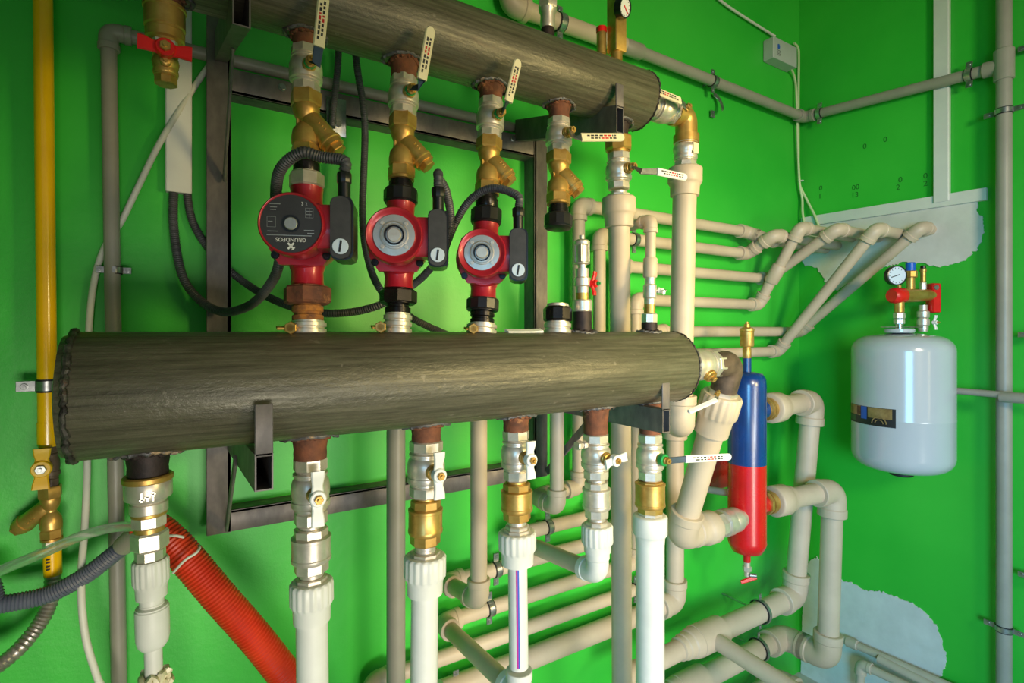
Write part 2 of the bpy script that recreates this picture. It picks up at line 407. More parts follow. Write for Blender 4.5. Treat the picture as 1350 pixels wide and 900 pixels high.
def union_nut(ln, py0, py1, w, label, nutmat, tails=(), cat='pipe union', group='pump unions', n=8):
    p0, p1 = ln.p(py1), ln.p(py0); R = rv((p0+p1)/2, w)
    t = thing('pipe_union', label, cat, p0, group); A = frame(p0, p1-p0); L = (p1-p0).length
    mb = MB(); mb.hexn(R*.96, L*.06, L*.94, A, n); mb.lathe([(R*.72, 0), (R*.9, L*.05), (R*.9, L*.95), (R*.72, L)], A, 28); mb.build('union_nut', nutmat, t, sharp=25)
    for (a, b, ww, mt, rib) in tails:
        q0, q1 = ln.p(b), ln.p(a); r = rv((q0+q1)/2, ww); B = frame(q0, q1-q0); l = (q1-q0).length; m2 = MB()
        if rib:
            prof = [(r*.9, 0)]
            for k in range(rib): prof += [(r, l*(k+.1)/rib), (r, l*(k+.65)/rib), (r*.88, l*(k+.72)/rib), (r*.88, l*(k+.98)/rib)]
            m2.lathe(prof, B, 28)
        else: m2.lathe([(r*.92, 0), (r, l*.12), (r, l*.6), (r*.88, l*.66), (r*.88, l*.85), (r*.96, l*.9), (r*.96, l)], B, 28)
        m2.build('tailpiece', mt, t, sharp=30)
    return t

def check_valve(ln, py0, py1, w, label, mat, endmat=None, tail=None, barrel=(.25, .74)):
    p0, p1 = ln.p(py1), ln.p(py0); R = rv((p0+p1)/2, w); L = (p1-p0).length; A = frame(p0, p1-p0)
    t = thing('check_valve', label, 'valve', p0, 'spring check valves under the lower manifold')
    mb = MB(); b0, b1 = barrel
    mb.hexn(R*.8, L*.02, L*b0, A, 8); mb.hexn(R*.8, L*b1, L*.93, A, 8); mb.cyl(R*.62, L*.9, L, A)
    mb.lathe([(R*.84, L*(b0-.03)), (R*.97, L*(b0)), (R, L*(b0+.03)), (R, L*(b0+.08)), (R*.97, L*(b0+.1)), (R*.97, L*(b1-.06)), (R, L*(b1-.05)), (R, L*b1), (R*.84, L*(b1+.03))], A, 32)
    mb.build('check_body', mat, t, sharp=28)
    if tail:
        q0, q1 = ln.p(tail[1]), ln.p(tail[0]); r = rv((q0+q1)/2, tail[2]); B = frame(q0, q1-q0); l = (q1-q0).length; m2 = MB()
        m2.hexn(r*.86, l*.05, l*.6, B, 8); m2.cyl(r*.72, l*.55, l, B); m2.build('threaded_nipple', M['nickel'], t, sharp=28)
    return t

def adapter_part(parent, p0, p1, R, mat, rib=True, nut=True, name='threaded_adapter', split=.42):
    # p1 = metal end (wide collar), p0 = pipe end
    L = (p1-p0).length; A = frame(p0, p1-p0); mb = MB()
    mb.lathe([(R*.74, 0), (R*.84, L*.02), (R*.86, L*(split-.08)), (R*.92, L*split), (R*.96, L*(split+.03), 1), (R, L*(split+.06), 1), (R, L*.94, 1), (R*.97, L*.97, 1), (R*.9, L), (R*.6, L)], A, 72, rib=.045 if rib else None)
    o = mb.build(name, mat, parent, sharp=40)
    if nut:
        k = MB(); k.hexn(R*.66, L*.97, L*1.1, A, 8); k.cyl(R*.5, L*1.08, L*1.2, A); k.build('insert_nut', M['nickel'], o, sharp=28)
    return o
def elbow_mb(mb, c, d1, d2, r, le=None, k=1.26):
    d1 = V(d1).normalized(); d2 = V(d2).normalized(); le = le or r*2.5
    mb.tube(rounded([c+d1*le*.96, c, c+d2*le*.96], le*.8, 10), r*k, 24)
    for d in (d1, d2):
        mb.tube([c+d*le*.66, c+d*le*.7, c+d*le*.98, c+d*le], [r*k, r*(k+.1), r*(k+.1), r*(k+.04)], 24)
    return mb
def coupling_part(parent, a, b, r, mat, name='coupling'):
    mb = MB(); A = frame(a, b-a); L = (b-a).length
    mb.lathe([(r*1.16, 0), (r*1.3, L*.06), (r*1.3, L*.94), (r*1.16, L)], A, 28); return mb.build(name, mat, parent)
PIPES = 'plastic heating pipe runs'
def pipe_run(label, pts, r, mat, cat='pipe', name='water_pipe', elbows=None, le=None, br=None, group=PIPES, couple=()):
    pts = [V(p) for p in pts]; base = min(pts, key=lambda q: q.z)
    t = thing(name, label, cat, base, group)
    mb = MB(); mb.tube(rounded(pts, br or r*1.6, 8), r, 24); mb.build('pipe', mat, t)
    for i in range(1, len(pts)-1):
        if elbows is not None and i not in elbows: continue
        e = MB(); elbow_mb(e, pts[i], pts[i-1]-pts[i], pts[i+1]-pts[i], r, le); e.build('elbow', mat, t, sharp=30)
    for (i, t0, L) in couple:
        a, b = pts[i], pts[i+1]; d = (b-a).normalized(); q = a.lerp(b, t0); coupling_part(t, q-d*L/2, q+d*L/2, r, mat)
    return t
def clamp(p, axis, r, ear, label, w=.016, earlen=.02, wall=None, group='steel pipe clips'):
    axis = V(axis).normalized(); ear = V(ear).normalized(); out = axis.cross(ear).normalized()
    base = p-UP*r*1.1
    t = thing('pipe_clip', label, 'clip', base, group); A = frame(p, axis)
    mb = MB(); mb.lathe([(r*1.02, -w*.62), (r*1.1, -w*.62), (r*1.1, w*.62), (r*1.02, w*.62)], A, 28, cap=False); mb.build('rubber_lining', M['rubber'], t)
    b = MB(); b.lathe([(r*1.08, -w*.45), (r*1.17, -w*.45), (r*1.17, w*.45), (r*1.08, w*.45)], A, 28, cap=False)
    for s in (-1, 1):
        c = p+ear*s*(r*1.12+earlen*.5); E = frame(c, out, axis)
        b.box((-earlen*.55, -w*.5, -.0016), (earlen*.55, w*.5, .0016), E, bev=.0008) if abs((E.to_3x3()@V((1, 0, 0))).dot(ear)) > .5 else b.box((-w*.5, -earlen*.55, -.0016), (w*.5, earlen*.55, .0016), E, bev=.0008)
    dB, dR = YB-p.y, XR-p.x; sd = V((0, 1, 0)) if dB < dR else V((1, 0, 0)); b.cyl(.0035, r*1.1, min(dB, dR)+.002, frame(p, sd), 10)
    band = b.build('clip_band', M['zinc'], t)
    for s in (-1, 1):
        c = p+ear*s*(r*1.12+earlen*.6); k = MB()
        for sg in (1,):
            E = frame(c, out); k.cyl(w*.28, -.004, .004, E, 14); k.hexn(w*.14, -.0055, .0055, E)
        k.build('clip_screw', M['zinc'], band)
    return t
def corrugated(path, r, pitch=.0042, depth=.14):
    pts = resample(smooth_path(path, 14), pitch/2); mb = MB()
    mb.tube(pts, lambda i: r*(1 if i % 2 else 1-depth), 14); return mb
# ---------------------------------------------------------------- the setting
def C(x, y, z): return V((x, y, CAM.z+z))          # z measured from the camera's height
def atd(px, py, d): return CAM+ray(px, py)*d
XL, YF, ZC = -1.1, -2.6, 3.0
def structure(name, lo, hi, mat):
    mb = MB(); c = V(lo); mb.box((0, 0, 0), tuple(V(hi)-c)); o = mb.build(name, mat, smooth=False); o.location = c; o['kind'] = 'structure'; return o
structure('wall_back', (XL, YB, 0), (XR, YB+.1, ZC), M['wall'])
wr = structure('wall_right', (XR, YF, 0), (XR+.1, YB+.1, ZC), M['wall'])
structure('wall_left', (XL-.1, -.6, 0), (XL, YB+.1, ZC), M['wall'])
structure('floor', (XL-.1, YF, -.1), (XR+.1, YB+.1, 0), M['floor'])
structure('ceiling', (XL-.1, YF, ZC), (XR+.1, YB+.1, ZC+.1), M['ceil'])

# bare plaster patches and pencil marks on the right wall
def patch(name, pix, label, th=.004, jit=.004):
    pts = [onX(px, py, XR) for px, py in pix]; out = []; rnd = random.Random(3)
    for a, b in zip(pts, pts[1:]+pts[:1]):
        n = max(2, int((b-a).length/.006))
        for k in range(n):
            q = a.lerp(b, k/n); j = jit if (a-b).length < .3 else jit*.3
            out.append((q.y+rnd.uniform(-j, j), q.z+rnd.uniform(-j, j)))
    cy = sum(p[0] for p in out)/len(out); zz = min(p[1] for p in out); mb = MB(); n = len(out)
    vs = [(0, y-cy, z-zz) for y, z in out]+[(-th, y-cy, z-zz) for y, z in out]
    mb.add(vs, [tuple(range(n, 2*n))]+[(i, (i+1) % n, n+(i+1) % n, n+i) for i in range(n)])
    o = mb.build(name, M['plaster'], smooth=False); o.location = (XR, cy, zz); o['kind'] = 'structure'; return o
patch('wall_plaster_patch', [(1058, 299), (1110, 289), (1200, 276), (1291, 262), (1288, 275), (1296, 290), (1297, 310), (1288, 328), (1272, 343), (1250, 350), (1236, 352), (1215, 347), (1190, 346), (1165, 352), (1140, 368), (1120, 372), (1105, 383),
       (1092, 380), (1086, 366), (1076, 352), (1062, 350), (1056, 340)], '')
patch('wall_plaster_patch', [(1060, 760), (1066, 742), (1078, 733), (1084, 745), (1090, 760), (1118, 766), (1130, 771), (1138, 777), (1160, 779), (1182, 786), (1203, 794), (1222, 808), (1236, 826), (1243, 846), (1248, 870),
       (1244, 886), (1225, 905), (1100, 925), (1056, 900)], '')
# the pencilled numbers
for txt, px, py in (('0', 1140, 193), ('0', 1167, 184), ('0', 1082, 248), ('1', 1081, 259), ('00', 1128, 247), ('13', 1127, 257), ('2', 1184, 247), ('0', 1187, 237), ('0', 1220, 232), ('2', 1220, 242)):
    text_mesh(txt, .027, face_M(onX(px, py, XR-.0006), (-1, 0, 0)), M['pencil'], 'pencil_mark', wr)

# ---------------------------------------------------------------- manifolds
def manifold(label, x0, x1, y, z, r, open_left):
    t = thing('manifold', label, 'manifold', C((x0+x1)/2, y, z-r)); A = frame(C(x0, y, z), (1, 0, 0)); L = x1-x0
    mb = MB(); rnd = random.Random(5)
    mb.lathe([(r*.5, -.012), (r*.93, -.006), (r*.96, 0), (r, .006), (r, L*.25), (r, L*.5), (r, L*.75), (r, L-.006), (r*.97, L), (r*.9, L+.006), (r*.45, L+.012)], A, 64)
    o = mb.build('header_tube', M['steel'], t, sharp=50)
    for xx, hh in ((.004, .0040), (L-.001, .0018)):
        w = MB(); n = 130; pts = []
        for k in range(n):
            a = 2*PI*k/n; q = r*.998+rnd.uniform(-.0008, .0010)
            pts.append(A@V((q*math.cos(a), q*math.sin(a), xx+rnd.uniform(-.0016, .0016))))
        rr = [hh*rnd.uniform(.7, 1.2) for _ in range(n)]
        w.tube(pts, rr, 8, closed=True); w.build('weld_bead', M['weld'], t)
    return t
UM = manifold('upper rusty steel header tube running out of the top of the photo', -.16, .905, YU, .533, .066, False)
LM = manifold('lower thick grey-brown steel header tube across the middle', -.112, .972, YL, -.08, .08, True)
def stub(man, a, b, w, mat, flare=1.55, rw=None):      # welded outlet from a (in the header) to b
    R = rv(b, w); L = (b-a).length; A = frame(b, a-b); rnd = random.Random(int(abs(a.x)*1e4))
    mb = MB(); mb.lathe([(R, 0), (R*1.02, L*.15), (R, L*.3), (R*1.04, L*.42), (R*1.14, L*.8), (R*1.2, L)], A, 28); o = mb.build('outlet_stub', mat, man)
    my, mz, mr = (YU, CAM.z+.533, .066) if man is UM else (YL, CAM.z-.08, .08)
    for kk, (fl, th) in enumerate(((1.08, .0034), (1.24, .0028))):
        w = MB(); n = 56; pts = []; sg = -1 if b.z < mz else 1
        for i in range(n):
            an = 2*PI*i/n; x, y = a.x+(b.x-a.x)*.5+R*fl*math.cos(an)*(1.35 if kk else 1), b.y+R*fl*math.sin(an); dy = max(-mr*.97, min(mr*.97, y-my))
            z = mz+sg*math.sqrt(mr*mr-dy*dy); pts.append(V((x+rnd.uniform(-.002, .002), my+dy, z-sg*(th*-.1 if kk else -.0015)+rnd.uniform(-.0015, .0015))))
        w.tube(pts, [th*rnd.uniform(.75, 1.3) for _ in pts], 8, closed=True); w.build('weld_bead', mat if kk == 0 else M['scorch'], man)
    return o

# ---- upper manifold: outlets from left to right
def uline(p, q): return Ln(onY(*p, YU), onY(*q, YL))
def ustub(ln, py, w, mat=None): 
    b = ln.p(py); a = V((b.x, b.y, CAM.z+.533-.05)); stub(UM, a, b, w, mat or M['rust'])
L1 = Ln(onY(217, 0, YU), onY(219, 115, YU)); L2 = uline((403, 60), (406, 437)); L3 = uline((533, 85), (524, 437)); L4 = uline((648, 115), (635, 437)); L5 = uline((737, 140), (735, 437))
L6 = Ln(onY(815, 165, YU), onY(816, 300, .893)); 
ustub(L1, 14, 46); ustub(L2, 66, 34); ustub(L3, 104, 34); ustub(L4, 133, 30); ustub(L5, 159, 27); ustub(L6, 182, 26, M['darkstub'])
nF = V((0, -1, 0))
# outlet 1: brass valve with red handle
t, c, R, A = ball_valve(L1, 62, 112, 38, 'brass drain valve with red wing handle under the left of the upper header', M['brass'], bell=False)
butterfly(t, c+nF*R*1.35+UP*.012, nF, (1, 0, -.03), .031, M['red'], .012)
t = thing('reducing_socket', 'large ringed brass reducing socket above the red-handled valve', 'fitting', L1.p(68)); p0, p1 = L1.p(68), L1.p(8); A = frame(p0, p1-p0); L = (p1-p0).length; R = rv(p0, 56)
mb = MB(); mb.lathe([(R*.7, 0), (R*.82, L*.04), (R*.84, L*.2), (R*.95, L*.24), (R*.97, L*.42), (R*.92, L*.44), (R*.92, L*.47), (R, L*.5), (R, L*.88), (R*1.06, L*.9), (R*1.06, L*.96), (R*.95, L)], A, 36); so = mb.build('socket_body', M['brass'], t, sharp=30)
mb = MB(); mb.hexn(R*.8, -L*.02, L*.16, A); mb.build('hex_neck', M['nickel'], so, sharp=28)
# outlets 2-4: nickel valve, strainer, pump
def up_set(ln, name, vy, vw, sy, sw, lev, blen, vlab, slab):
    t, c, R, A = ball_valve(ln, vy[0], vy[1], vw, vlab)
    st = c+nF*R*1.5; pts = [st]+[onY(px, py, y) for px, py, y in lev]
    lever(t, pts, .0165, nF, split=2, root=M['bluesleeve'])
    gm = MB(); B = frame(c+nF*R*1.25, nF); gm.cyl(R*.36, -R*.3, R*.06, B, 18); gm.build('green_collar', M['green_cap'], t)
    strainer(ln, sy[0], sy[1], sw, slab, blen)
up_set(L2, 'a', (64, 124), 45, (122, 212), 43, [(417, 84, .825), (420, 62, .81), (427, -8, .808)], .074, 'nickel ball valve with cream lever above the dark-faced pump', 'brass dirt strainer above the dark-faced pump')
up_set(L3, 'b', (103, 154), 41, (152, 239), 37, [(552, 115, .82), (556, 105, .806), (568, 36, .8)], .066, 'nickel ball valve with upright cream lever above the middle pump', 'brass dirt strainer above the middle pump')
up_set(L4, 'c', (132, 184), 37, (182, 258), 34, [(666, 142, .82), (670, 134, .806), (683, 79, .8)], .062, 'nickel ball valve with upright cream lever above the smallest pump', 'brass dirt strainer above the rightmost, smallest-looking pump')
# outlet 5: no pump
t, c, R, A = ball_valve(L5, 158, 203, 35, 'nickel ball valve with level cream lever above the pump-less strainer')
lever(t, [c+nF*R*1.5, onY(757, 182, .815), onY(766, 181, .808), onY(822, 181, .806)], .0165, nF, split=2)
strainer(L5, 201, 271, 33, 'brass dirt strainer with no pump below it, open black nut at its end', .062)
union_nut(L5, 282, 302, 38, 'open black union nut hanging below the pump-less strainer', M['black'], [(269, 283, 27, M['blackmetal'], 0)], n=12)
# outlet 6
t = thing('brass_socket', 'brass hex socket under the right end of the upper header', 'fitting', L6.p(204)); p0, p1 = L6.p(204), L6.p(180); R = rv(p0, 37); A = frame(p0, p1-p0); L = (p1-p0).length
mb = MB(); mb.hexn(R*.92, L*.2, L, A, 8); mb.cyl(R*.75, 0, L*.3, A); mb.build('socket_body', M['brass'], t, sharp=28)
t, c, R, A = ball_valve(L6, 202, 250, 35, 'nickel ball valve with white lever reaching across the rightmost grey riser')
lever(t, [c+nF*R*1.5, onY(846, 226, .815), onY(866, 226, .808), onY(905, 234, .80)], .0165, nF, split=2, sleeve=M['whiteplastic'])
pA = L6.p(300); pB = onY(818, 448, .965); pC = onY(820, 930, .965)
t = pipe_run('long grey-beige riser dropping from the upper header behind the lower one to the floor', [pC, pB, pA+(pB-pA)*.02, pA+UP*.01], rv(pA, 29), M['beige'], elbows=(), br=.12, group='plastic risers')
adapter_part(t, L6.p(300), L6.p(260), rv(pA, 45), M['beige'], rib=False)
# outlet 7: end union, brass elbow, riser
def xline(x0, x1, y, z): return C(x0, y, z), C(x1, y, z)
ez = .533
t = thing('ball_valve', 'large nickel end valve with cream lever on the right end of the upper header', 'valve', C(.985, YU, ez), VALVES)
c, A = valve_core(t, C(.93, YU, ez), C(1.035, YU, ez), .034, M['nickel'], front=V((.25, -1, .6)), stem=False)
mb = MB(); mb.cyl(.024, -.03, .006, frame(C(.93, YU, ez), (1, 0, 0))); mb.build('rusty_nipple', M['rust'], t)
lever(t, [onY(906, 142, .838), onY(897, 133, .832), onY(861, 118, .832)], .019, V((0, -1, .25)), split=1)
ex = 1.068
t = thing('brass_elbow', 'brass elbow turning the end valve of the upper header downwards', 'elbow', C(ex, YU, ez-.05))
mb = MB(); mb.tube(rounded([C(1.02, YU, ez), C(ex, YU, ez), C(ex, YU, ez-.07)], .05, 10), .0265, 24); mb.tube([C(1.02, YU, ez), C(1.034, YU, ez)], .031, 24); mb.tube([C(ex, YU, ez-.048), C(ex, YU, ez-.066)], .031, 24); mb.build('elbow_body', M['brass'], t)
L7 = Ln(C(ex, YU, ez), C(ex, .905, -.05))
t, c, R, A = ball_valve(L7, 178, 222, 35, 'nickel coupling with a paper sticker below the brass elbow', stem=False, bell=False)
s_ = MB(); s_.box((-.009, -R*1.02, .030), (.009, -R*.9, .055), A); s_.build('sticker', M['cream'], t)
R7 = rv(L7.p(300), 32)
w7 = C(1.385, 1.2, -.28)
t = pipe_run('thick beige riser from the brass elbow passing right of the lower header', [C(.55, 1.2, -.885), C(1.385, 1.2, -.885), w7, L7.p(558), L7.p(262), L7.p(240)], R7, M['beige'], elbows=(1, 2, 3), group='plastic risers')
adapter_part(t, L7.p(259), L7.p(221), rv(L7.p(240), 46), M['beige'], rib=False)

# fittings standing on the upper header
def topfit(px, y=.915): return Ln(onY(px, 0, y), onY(px, 60, y))
ln = topfit(722); p0 = ln.p(56); A = frame(p0, UP); t = thing('nipple', 'nickel nipple rising from the upper header out of the photo', 'fitting', p0); k = rv(p0, 2.0)
mb = MB(); mb.cyl(9*k, 0, ln.p(38).z-p0.z, A); mb.build('steel_stub', M['darkstub'], t)
mb = MB(); z1 = ln.p(38).z-p0.z; z2 = ln.p(13).z-p0.z; mb.lathe([(9*k, z1), (10*k, z1+.006), (9.6*k, z1+.03), (11.5*k, z2-.004), (12*k, z2)], A); mb.hexn(11.5*k, z2, z2+.035, A); mb.build('nipple_body', M['nickel'], t, sharp=30)
ln = topfit(793, .93); p0 = ln.p(78); A = frame(p0, UP); k = rv(p0, 2.0); t = thing('safety_valve', 'small brass safety valve with red cap on the upper header', 'valve', p0)
mb = MB(); h = ln.p(43).z-p0.z; mb.lathe([(5*k, 0), (5*k, h*.15), (6.5*k, h*.18), (6.5*k, h*.95), (6*k, h)], A); mb.build('valve_body', M['brass'], t)
mb = MB(); mb.cyl(7.2*k, h*.98, h+.012, A); mb.build('red_cap', M['red'], t)
ln = topfit(813, .905); p0 = ln.p(82); A = frame(p0, UP); k = rv(p0, 1.9); t = thing('pressure_gauge_block', 'brass gauge block with a white-faced pressure gauge on the upper header', 'gauge', p0)
h = ln.p(-16).z-p0.z; mb = MB(); mb.box((-10*k, -10*k, .02), (10*k, 10*k, h), A, bev=.002); mb.cyl(8*k, 0, .022, A); mb.build('brass_block', M['brass'], t)
g = onY(823, 10, .872); gd = V((.25, -1, -.28)); B = frame(g, gd); mb = MB(); mb.lathe([(.015, -.016), (.0215, -.013), (.0215, .004), (.0195, .0045), (.0195, .0015)], B, 32); go = mb.build('gauge_case', M['black'], t)
mb = MB(); mb.cyl(.0193, 0, .0018, B, 32, bev=0); d = mb.build('gauge_face', M['whiteplastic'], go)
mb = MB(); mb.box((-.0012, -.006, .002), (.0012, .015, .0028), B@Matrix.Rotation(.3, 4, 'Z')); mb.build('gauge_needle', M['red'], go)
mb = MB()
for kk in range(11):
    a = -2.3+kk*.46; Q = B@Matrix.Rotation(a, 4, 'Z'); mb.box((-.0005, .0145, .0019), (.0005, .018, .0022), Q)
mb.build('dial_ticks', M['ink'], go, smooth=False)

# ---------------------------------------------------------------- pumps
PUMPS = 'red circulation pumps between the headers'
def pump(ln, py0, py1, head, rpx, ang, label, style, gl=None, box_dx=.006):
    p0, p1 = ln.p(py1), ln.p(py0); c = (p0+p1)/2; L = (p1-p0).length
    a = math.radians(ang); f = V((-math.cos(a), -math.sin(a), 0)); Fp = frame(c, UP, f); ax = frame(p0, p1-p0, f)
    d = depth(c)-.1; Rh = rpx*d/F*.985
    t = thing('circulation_pump', label, 'pump', p0, PUMPS)
    B = Fp@Matrix.Rotation(PI/2, 4, 'X')         # z of B = towards the face (-Y of Fp)
    mb = MB(); rp = .0235
    mb.lathe([(rp*1.05, 0), (rp, L*.04), (rp*.98, L*.14), (rp*1.3, L*.3), (rp*1.3, L*.7), (rp*.98, L*.86), (rp, L*.96), (rp*1.05, L)], ax, 28)
    mb.lathe([(.028, -.042), (.042, -.036), (.048, -.02), (.05, .03), (.047, .036)], B, 36)
    vol = mb.build('volute', M['redpump'], t, sharp=45)
    mb = MB(); q = Rh*1.04; s = q*.55
    pl = [(-q, -s), (-s*1.25, -q*1.06), (s*1.25, -q*1.06), (q, -s), (q, s), (s, q*.98), (-s, q*.98), (-q, s)]
    mb.prism(pl, .03, .042, B); fl = mb.build('flange', M['redpump'], t, sharp=40)
    for sx in (-1, 1):
        for sz in (-1, 1):
            k = MB(); Q = B@Matrix.Translation((sx*q*.8, sz*q*.76, .04)); k.cyl(.0058, 0, .006, Q, 16); k.lathe([(.003, .0061), (.003, .0066)], Q, 6); k.build('bolt', M['blackmetal'], fl)
    mb = MB(); mb.lathe([(Rh*.8, .04), (Rh*.93, .046), (Rh*.97, .06), (Rh, .075), (Rh, .104), (Rh*.985, .1075), (Rh*.95, .109), (Rh*.92, .1085)] + ([(Rh*.9, .107)] if style == 1 else [(Rh*.85, .107), (Rh*.72, .103)]), B, 56)
    hd = mb.build('motor_head', M['redpump'], t, sharp=40)
    zf = .1075
    if style == 1:
        mb = MB(); mb.cyl(Rh*.905, .1, zf, B, 48, bev=0); pl = mb.build('nameplate', M['plate'], hd)
        mb = MB(); mb.lathe([(Rh*.2, zf-.001), (Rh*.27, zf-.001), (Rh*.27, zf+.0012), (Rh*.2, zf+.0012)], B, 32, cap=False); mb.build('screw_seat', M['black'], hd)
        mb = MB(); mb.cyl(Rh*.2, zf-.002, zf+.003, B, 28); mb.box((-Rh*.1, -.0006, zf+.003), (Rh*.1, .0006, zf+.0033), B); mb.build('vent_screw', M['silver'], hd)
        def T(txt, x, z, size, mat=M['inkwhite'], name='plate_lettering', flip=True):
            o = Fp@V((x*Rh, -zf-.0004, z*Rh)); n = f
            text_mesh(txt, size*Rh, face_M(o, n, -UP if flip else UP), mat, name, pl)
        T('GRUNDFOS', 0, -.5, .17, name='brand_lettering')
        k = MB()
        for sg in (-1, 1):
            for s2 in (1,):
                Q = Fp@Matrix.Translation((0, -zf-.0003, -.7*Rh))@Matrix.Rotation(PI/2, 4, 'X')
                k.box((-.03*Rh, -.13*Rh, 0), (.03*Rh, .13*Rh, .0003), Q@Matrix.Rotation(sg*.75, 4, 'Z'))
        Q = Fp@Matrix.Translation((0, -zf-.0003, -.7*Rh))@Matrix.Rotation(PI/2, 4, 'X')
        k.tube([Q@V((.12*Rh*math.cos(w), .12*Rh*math.sin(w), 0)) for w in [x*.2-1.6 for x in range(8)]], .012*Rh, 6)
        k.build('brand_logo', M['inkwhite'], pl, smooth=False)
        T('3', .34, .63, .15, name='size_number', flip=False); T('2', .46, .63, .13, M['silver'], 'size_number', False)
        # wiring chart, spec lines and frame lines (faint print)
        k = MB(); rnd = random.Random(4)
        def line(x0, z0, x1, z1, w=.008):
            Q = Fp@Matrix.Translation((0, -zf-.0003, 0))@Matrix.Rotation(PI/2, 4, 'X'); k.box((min(x0, x1)*Rh-w*Rh/2, min(z0, z1)*Rh-w*Rh/2, 0), (max(x0, x1)*Rh+w*Rh/2, max(z0, z1)*Rh+w*Rh/2, .0002), Q)
        for x0, z0, x1, z1 in ((-.7, .2, -.45, .2), (-.7, -.12, -.45, -.12), (-.7, .2, -.7, -.12), (-.45, .2, -.45, -.12), (.43, .5, .66, .5), (.43, .2, .66, .2), (.43, .5, .43, .2), (.66, .5, .66, .2), (.55, .5, .55, .2)): line(x0, z0, x1, z1)
        for z0, x0, x1 in ((.6, -.62, -.3), (.5, -.6, -.42), (.42, -.6, -.44), (-.2, .4, .68), (-.29, .5, .68), (-.37, -.7, .6), (-.25, -.68, -.4), (.05, -.66, -.55), (.3, .46, .62), (.4, .46, .62)):
            x = x0
            while x < x1:
                w = rnd.uniform(.02, .06); line(x, z0, min(x+w, x1), z0, .022); x += w+.025
        k.build('plate_print', M['silver'], pl, smooth=False)
    else:
        mb = MB(); z = .1035
        mb.lathe([(Rh*.71, z), (Rh*.72, z+.0025), (Rh*.5, z+.0028), (Rh*.49, z+.0045), (Rh*.45, z+.0048), (Rh*.44, z+.003), (Rh*.41, z+.003), (Rh*.4, z+.0052), (Rh*.36, z+.0054), (Rh*.35, z+.002), (Rh*.1, z+.002)], B, 56)
        pl = mb.build('face_plate', M['silver'], hd, sharp=30)
        mb = MB(); mb.lathe([(Rh*.29, z+.0015), (Rh*.345, z+.0015), (Rh*.34, z+.0042), (Rh*.29, z+.0042)], B, 32, cap=False); mb.build('screw_seat', M['blackmetal'], hd)
        mb = MB(); mb.cyl(Rh*.25, z, z+.007, B, 28); mb.box((-Rh*.15, -.0007, z+.0068), (Rh*.15, .0007, z+.0075), B); mb.build('vent_screw', M['nickel'], hd)
        for kk in range(4):
            w = PI/4+kk*PI/2; Q = B@Matrix.Translation((Rh*.58*math.cos(w), Rh*.58*math.sin(w), z+.002)); mb = MB(); mb.cyl(Rh*.07, 0, .003, Q, 14); mb.build('plate_screw', M['nickel'], pl)
    # terminal box on the right
    x0 = Rh+box_dx; mb = MB(); mb.box((Rh*.45, -.098, -.03), (x0+.004, -.05, .03), Fp, bev=.004); mb.build('box_neck', M['redpump'], t)
    hb = .046; mb = MB(); w = .031
    def orect(x0, x1, z0, z1, c1):
        return [(x0+c1, z0), (x1-c1, z0), (x1-c1*.3, z0+c1*.3), (x1, z0+c1), (x1, z1-c1), (x1-c1*.3, z1-c1*.3), (x1-c1, z1), (x0+c1, z1), (x0+c1*.3, z1-c1*.3), (x0, z1-c1), (x0, z0+c1), (x0+c1*.3, z0+c1*.3)]
    mb.prism(orect(x0, x0+w, -hb, hb*.9, .009), .045, .1, B); bx = mb.build('terminal_box', M['black'], t)
    mb = MB(); mb.prism(orect(x0+.001, x0+w-.003, -hb+.001, hb*.9-.001, .011), .0995, .106, B); mb.build('box_cover', M['darkgrey'], bx)
    Q = B@Matrix.Translation((x0+w*.47, -hb*.62, .106)); mb = MB(); mb.cyl(.0108, -.001, .002, Q, 28); dl = mb.build('speed_dial', M['dial'], bx); mb = MB(); mb.box((-.0014, -.008, .002), (.0014, .008, .0026), Q@Matrix.Rotation(-.15, 4, 'Z')); mb.build('dial_mark', M['ink'], dl)
    Q = Fp@Matrix.Translation((x0+w*.5, -.075, hb*.85)); mb = MB(); mb.cyl(.0088, 0, .03, Q, 20); mb.hexn(.0098, .026, .042, Q, 10); mb.cyl(.0055, .04, .05, Q, 16); mb.build('cable_gland', M['black'], bx, sharp=30)
    return t, Q@V((0, 0, .047))
_, G2 = pump(L2, 249, 378, (380, 298), 42.5, 68, 'red pump with dark round nameplate, leftmost of the three pumps', 1)
_, G3 = pump(L3, 269, 381, (519, 312), 38, 65.4, 'red pump with bare silver face, middle of the three pumps', 2, box_dx=.007)
_, G4 = pump(L4, 295, 394, (632, 336), 32.5, 58.5, 'red pump with bare silver face, rightmost of the three pumps', 2, box_dx=.005)
union_nut(L2, 228, 250, 46, 'nickel union nut on top of the dark-faced pump', M['nickel'], [(208, 231, 36, M['blackmetal'], 0)])
union_nut(L2, 377, 402, 62, 'rusty brown union nut below the dark-faced pump', M['rust'], [(400, 424, 42, M['ochre'], 2), (423, 440, 50, M['nickel'], 2)])
union_nut(L3, 249, 270, 46, 'black union nut on top of the middle pump', M['black'], [(236, 250, 33, M['blackmetal'], 0)], n=12)
union_nut(L3, 381, 402, 48, 'brown-and-black union nut below the middle pump', M['blackmetal'], [(401, 414, 34, M['blackmetal'], 0), (413, 440, 38, M['nickel'], 3)])
union_nut(L4, 275, 297, 42, 'black union nut on top of the rightmost pump', M['black'], [(256, 276, 30, M['blackmetal'], 0)], n=12)
union_nut(L4, 393, 411, 44, 'black union nut below the rightmost pump', M['black'], [(409, 427, 32, M['blackmetal'], 2), (426, 440, 40, M['nickel'], 2)], n=12)
union_nut(L5, 404, 425, 38, 'open black union nut standing on the lower header with no pump on it', M['blackmetal'], [(401, 405, 30, M['nickel'], 0), (424, 440, 36, M['nickel'], 2)], n=10)
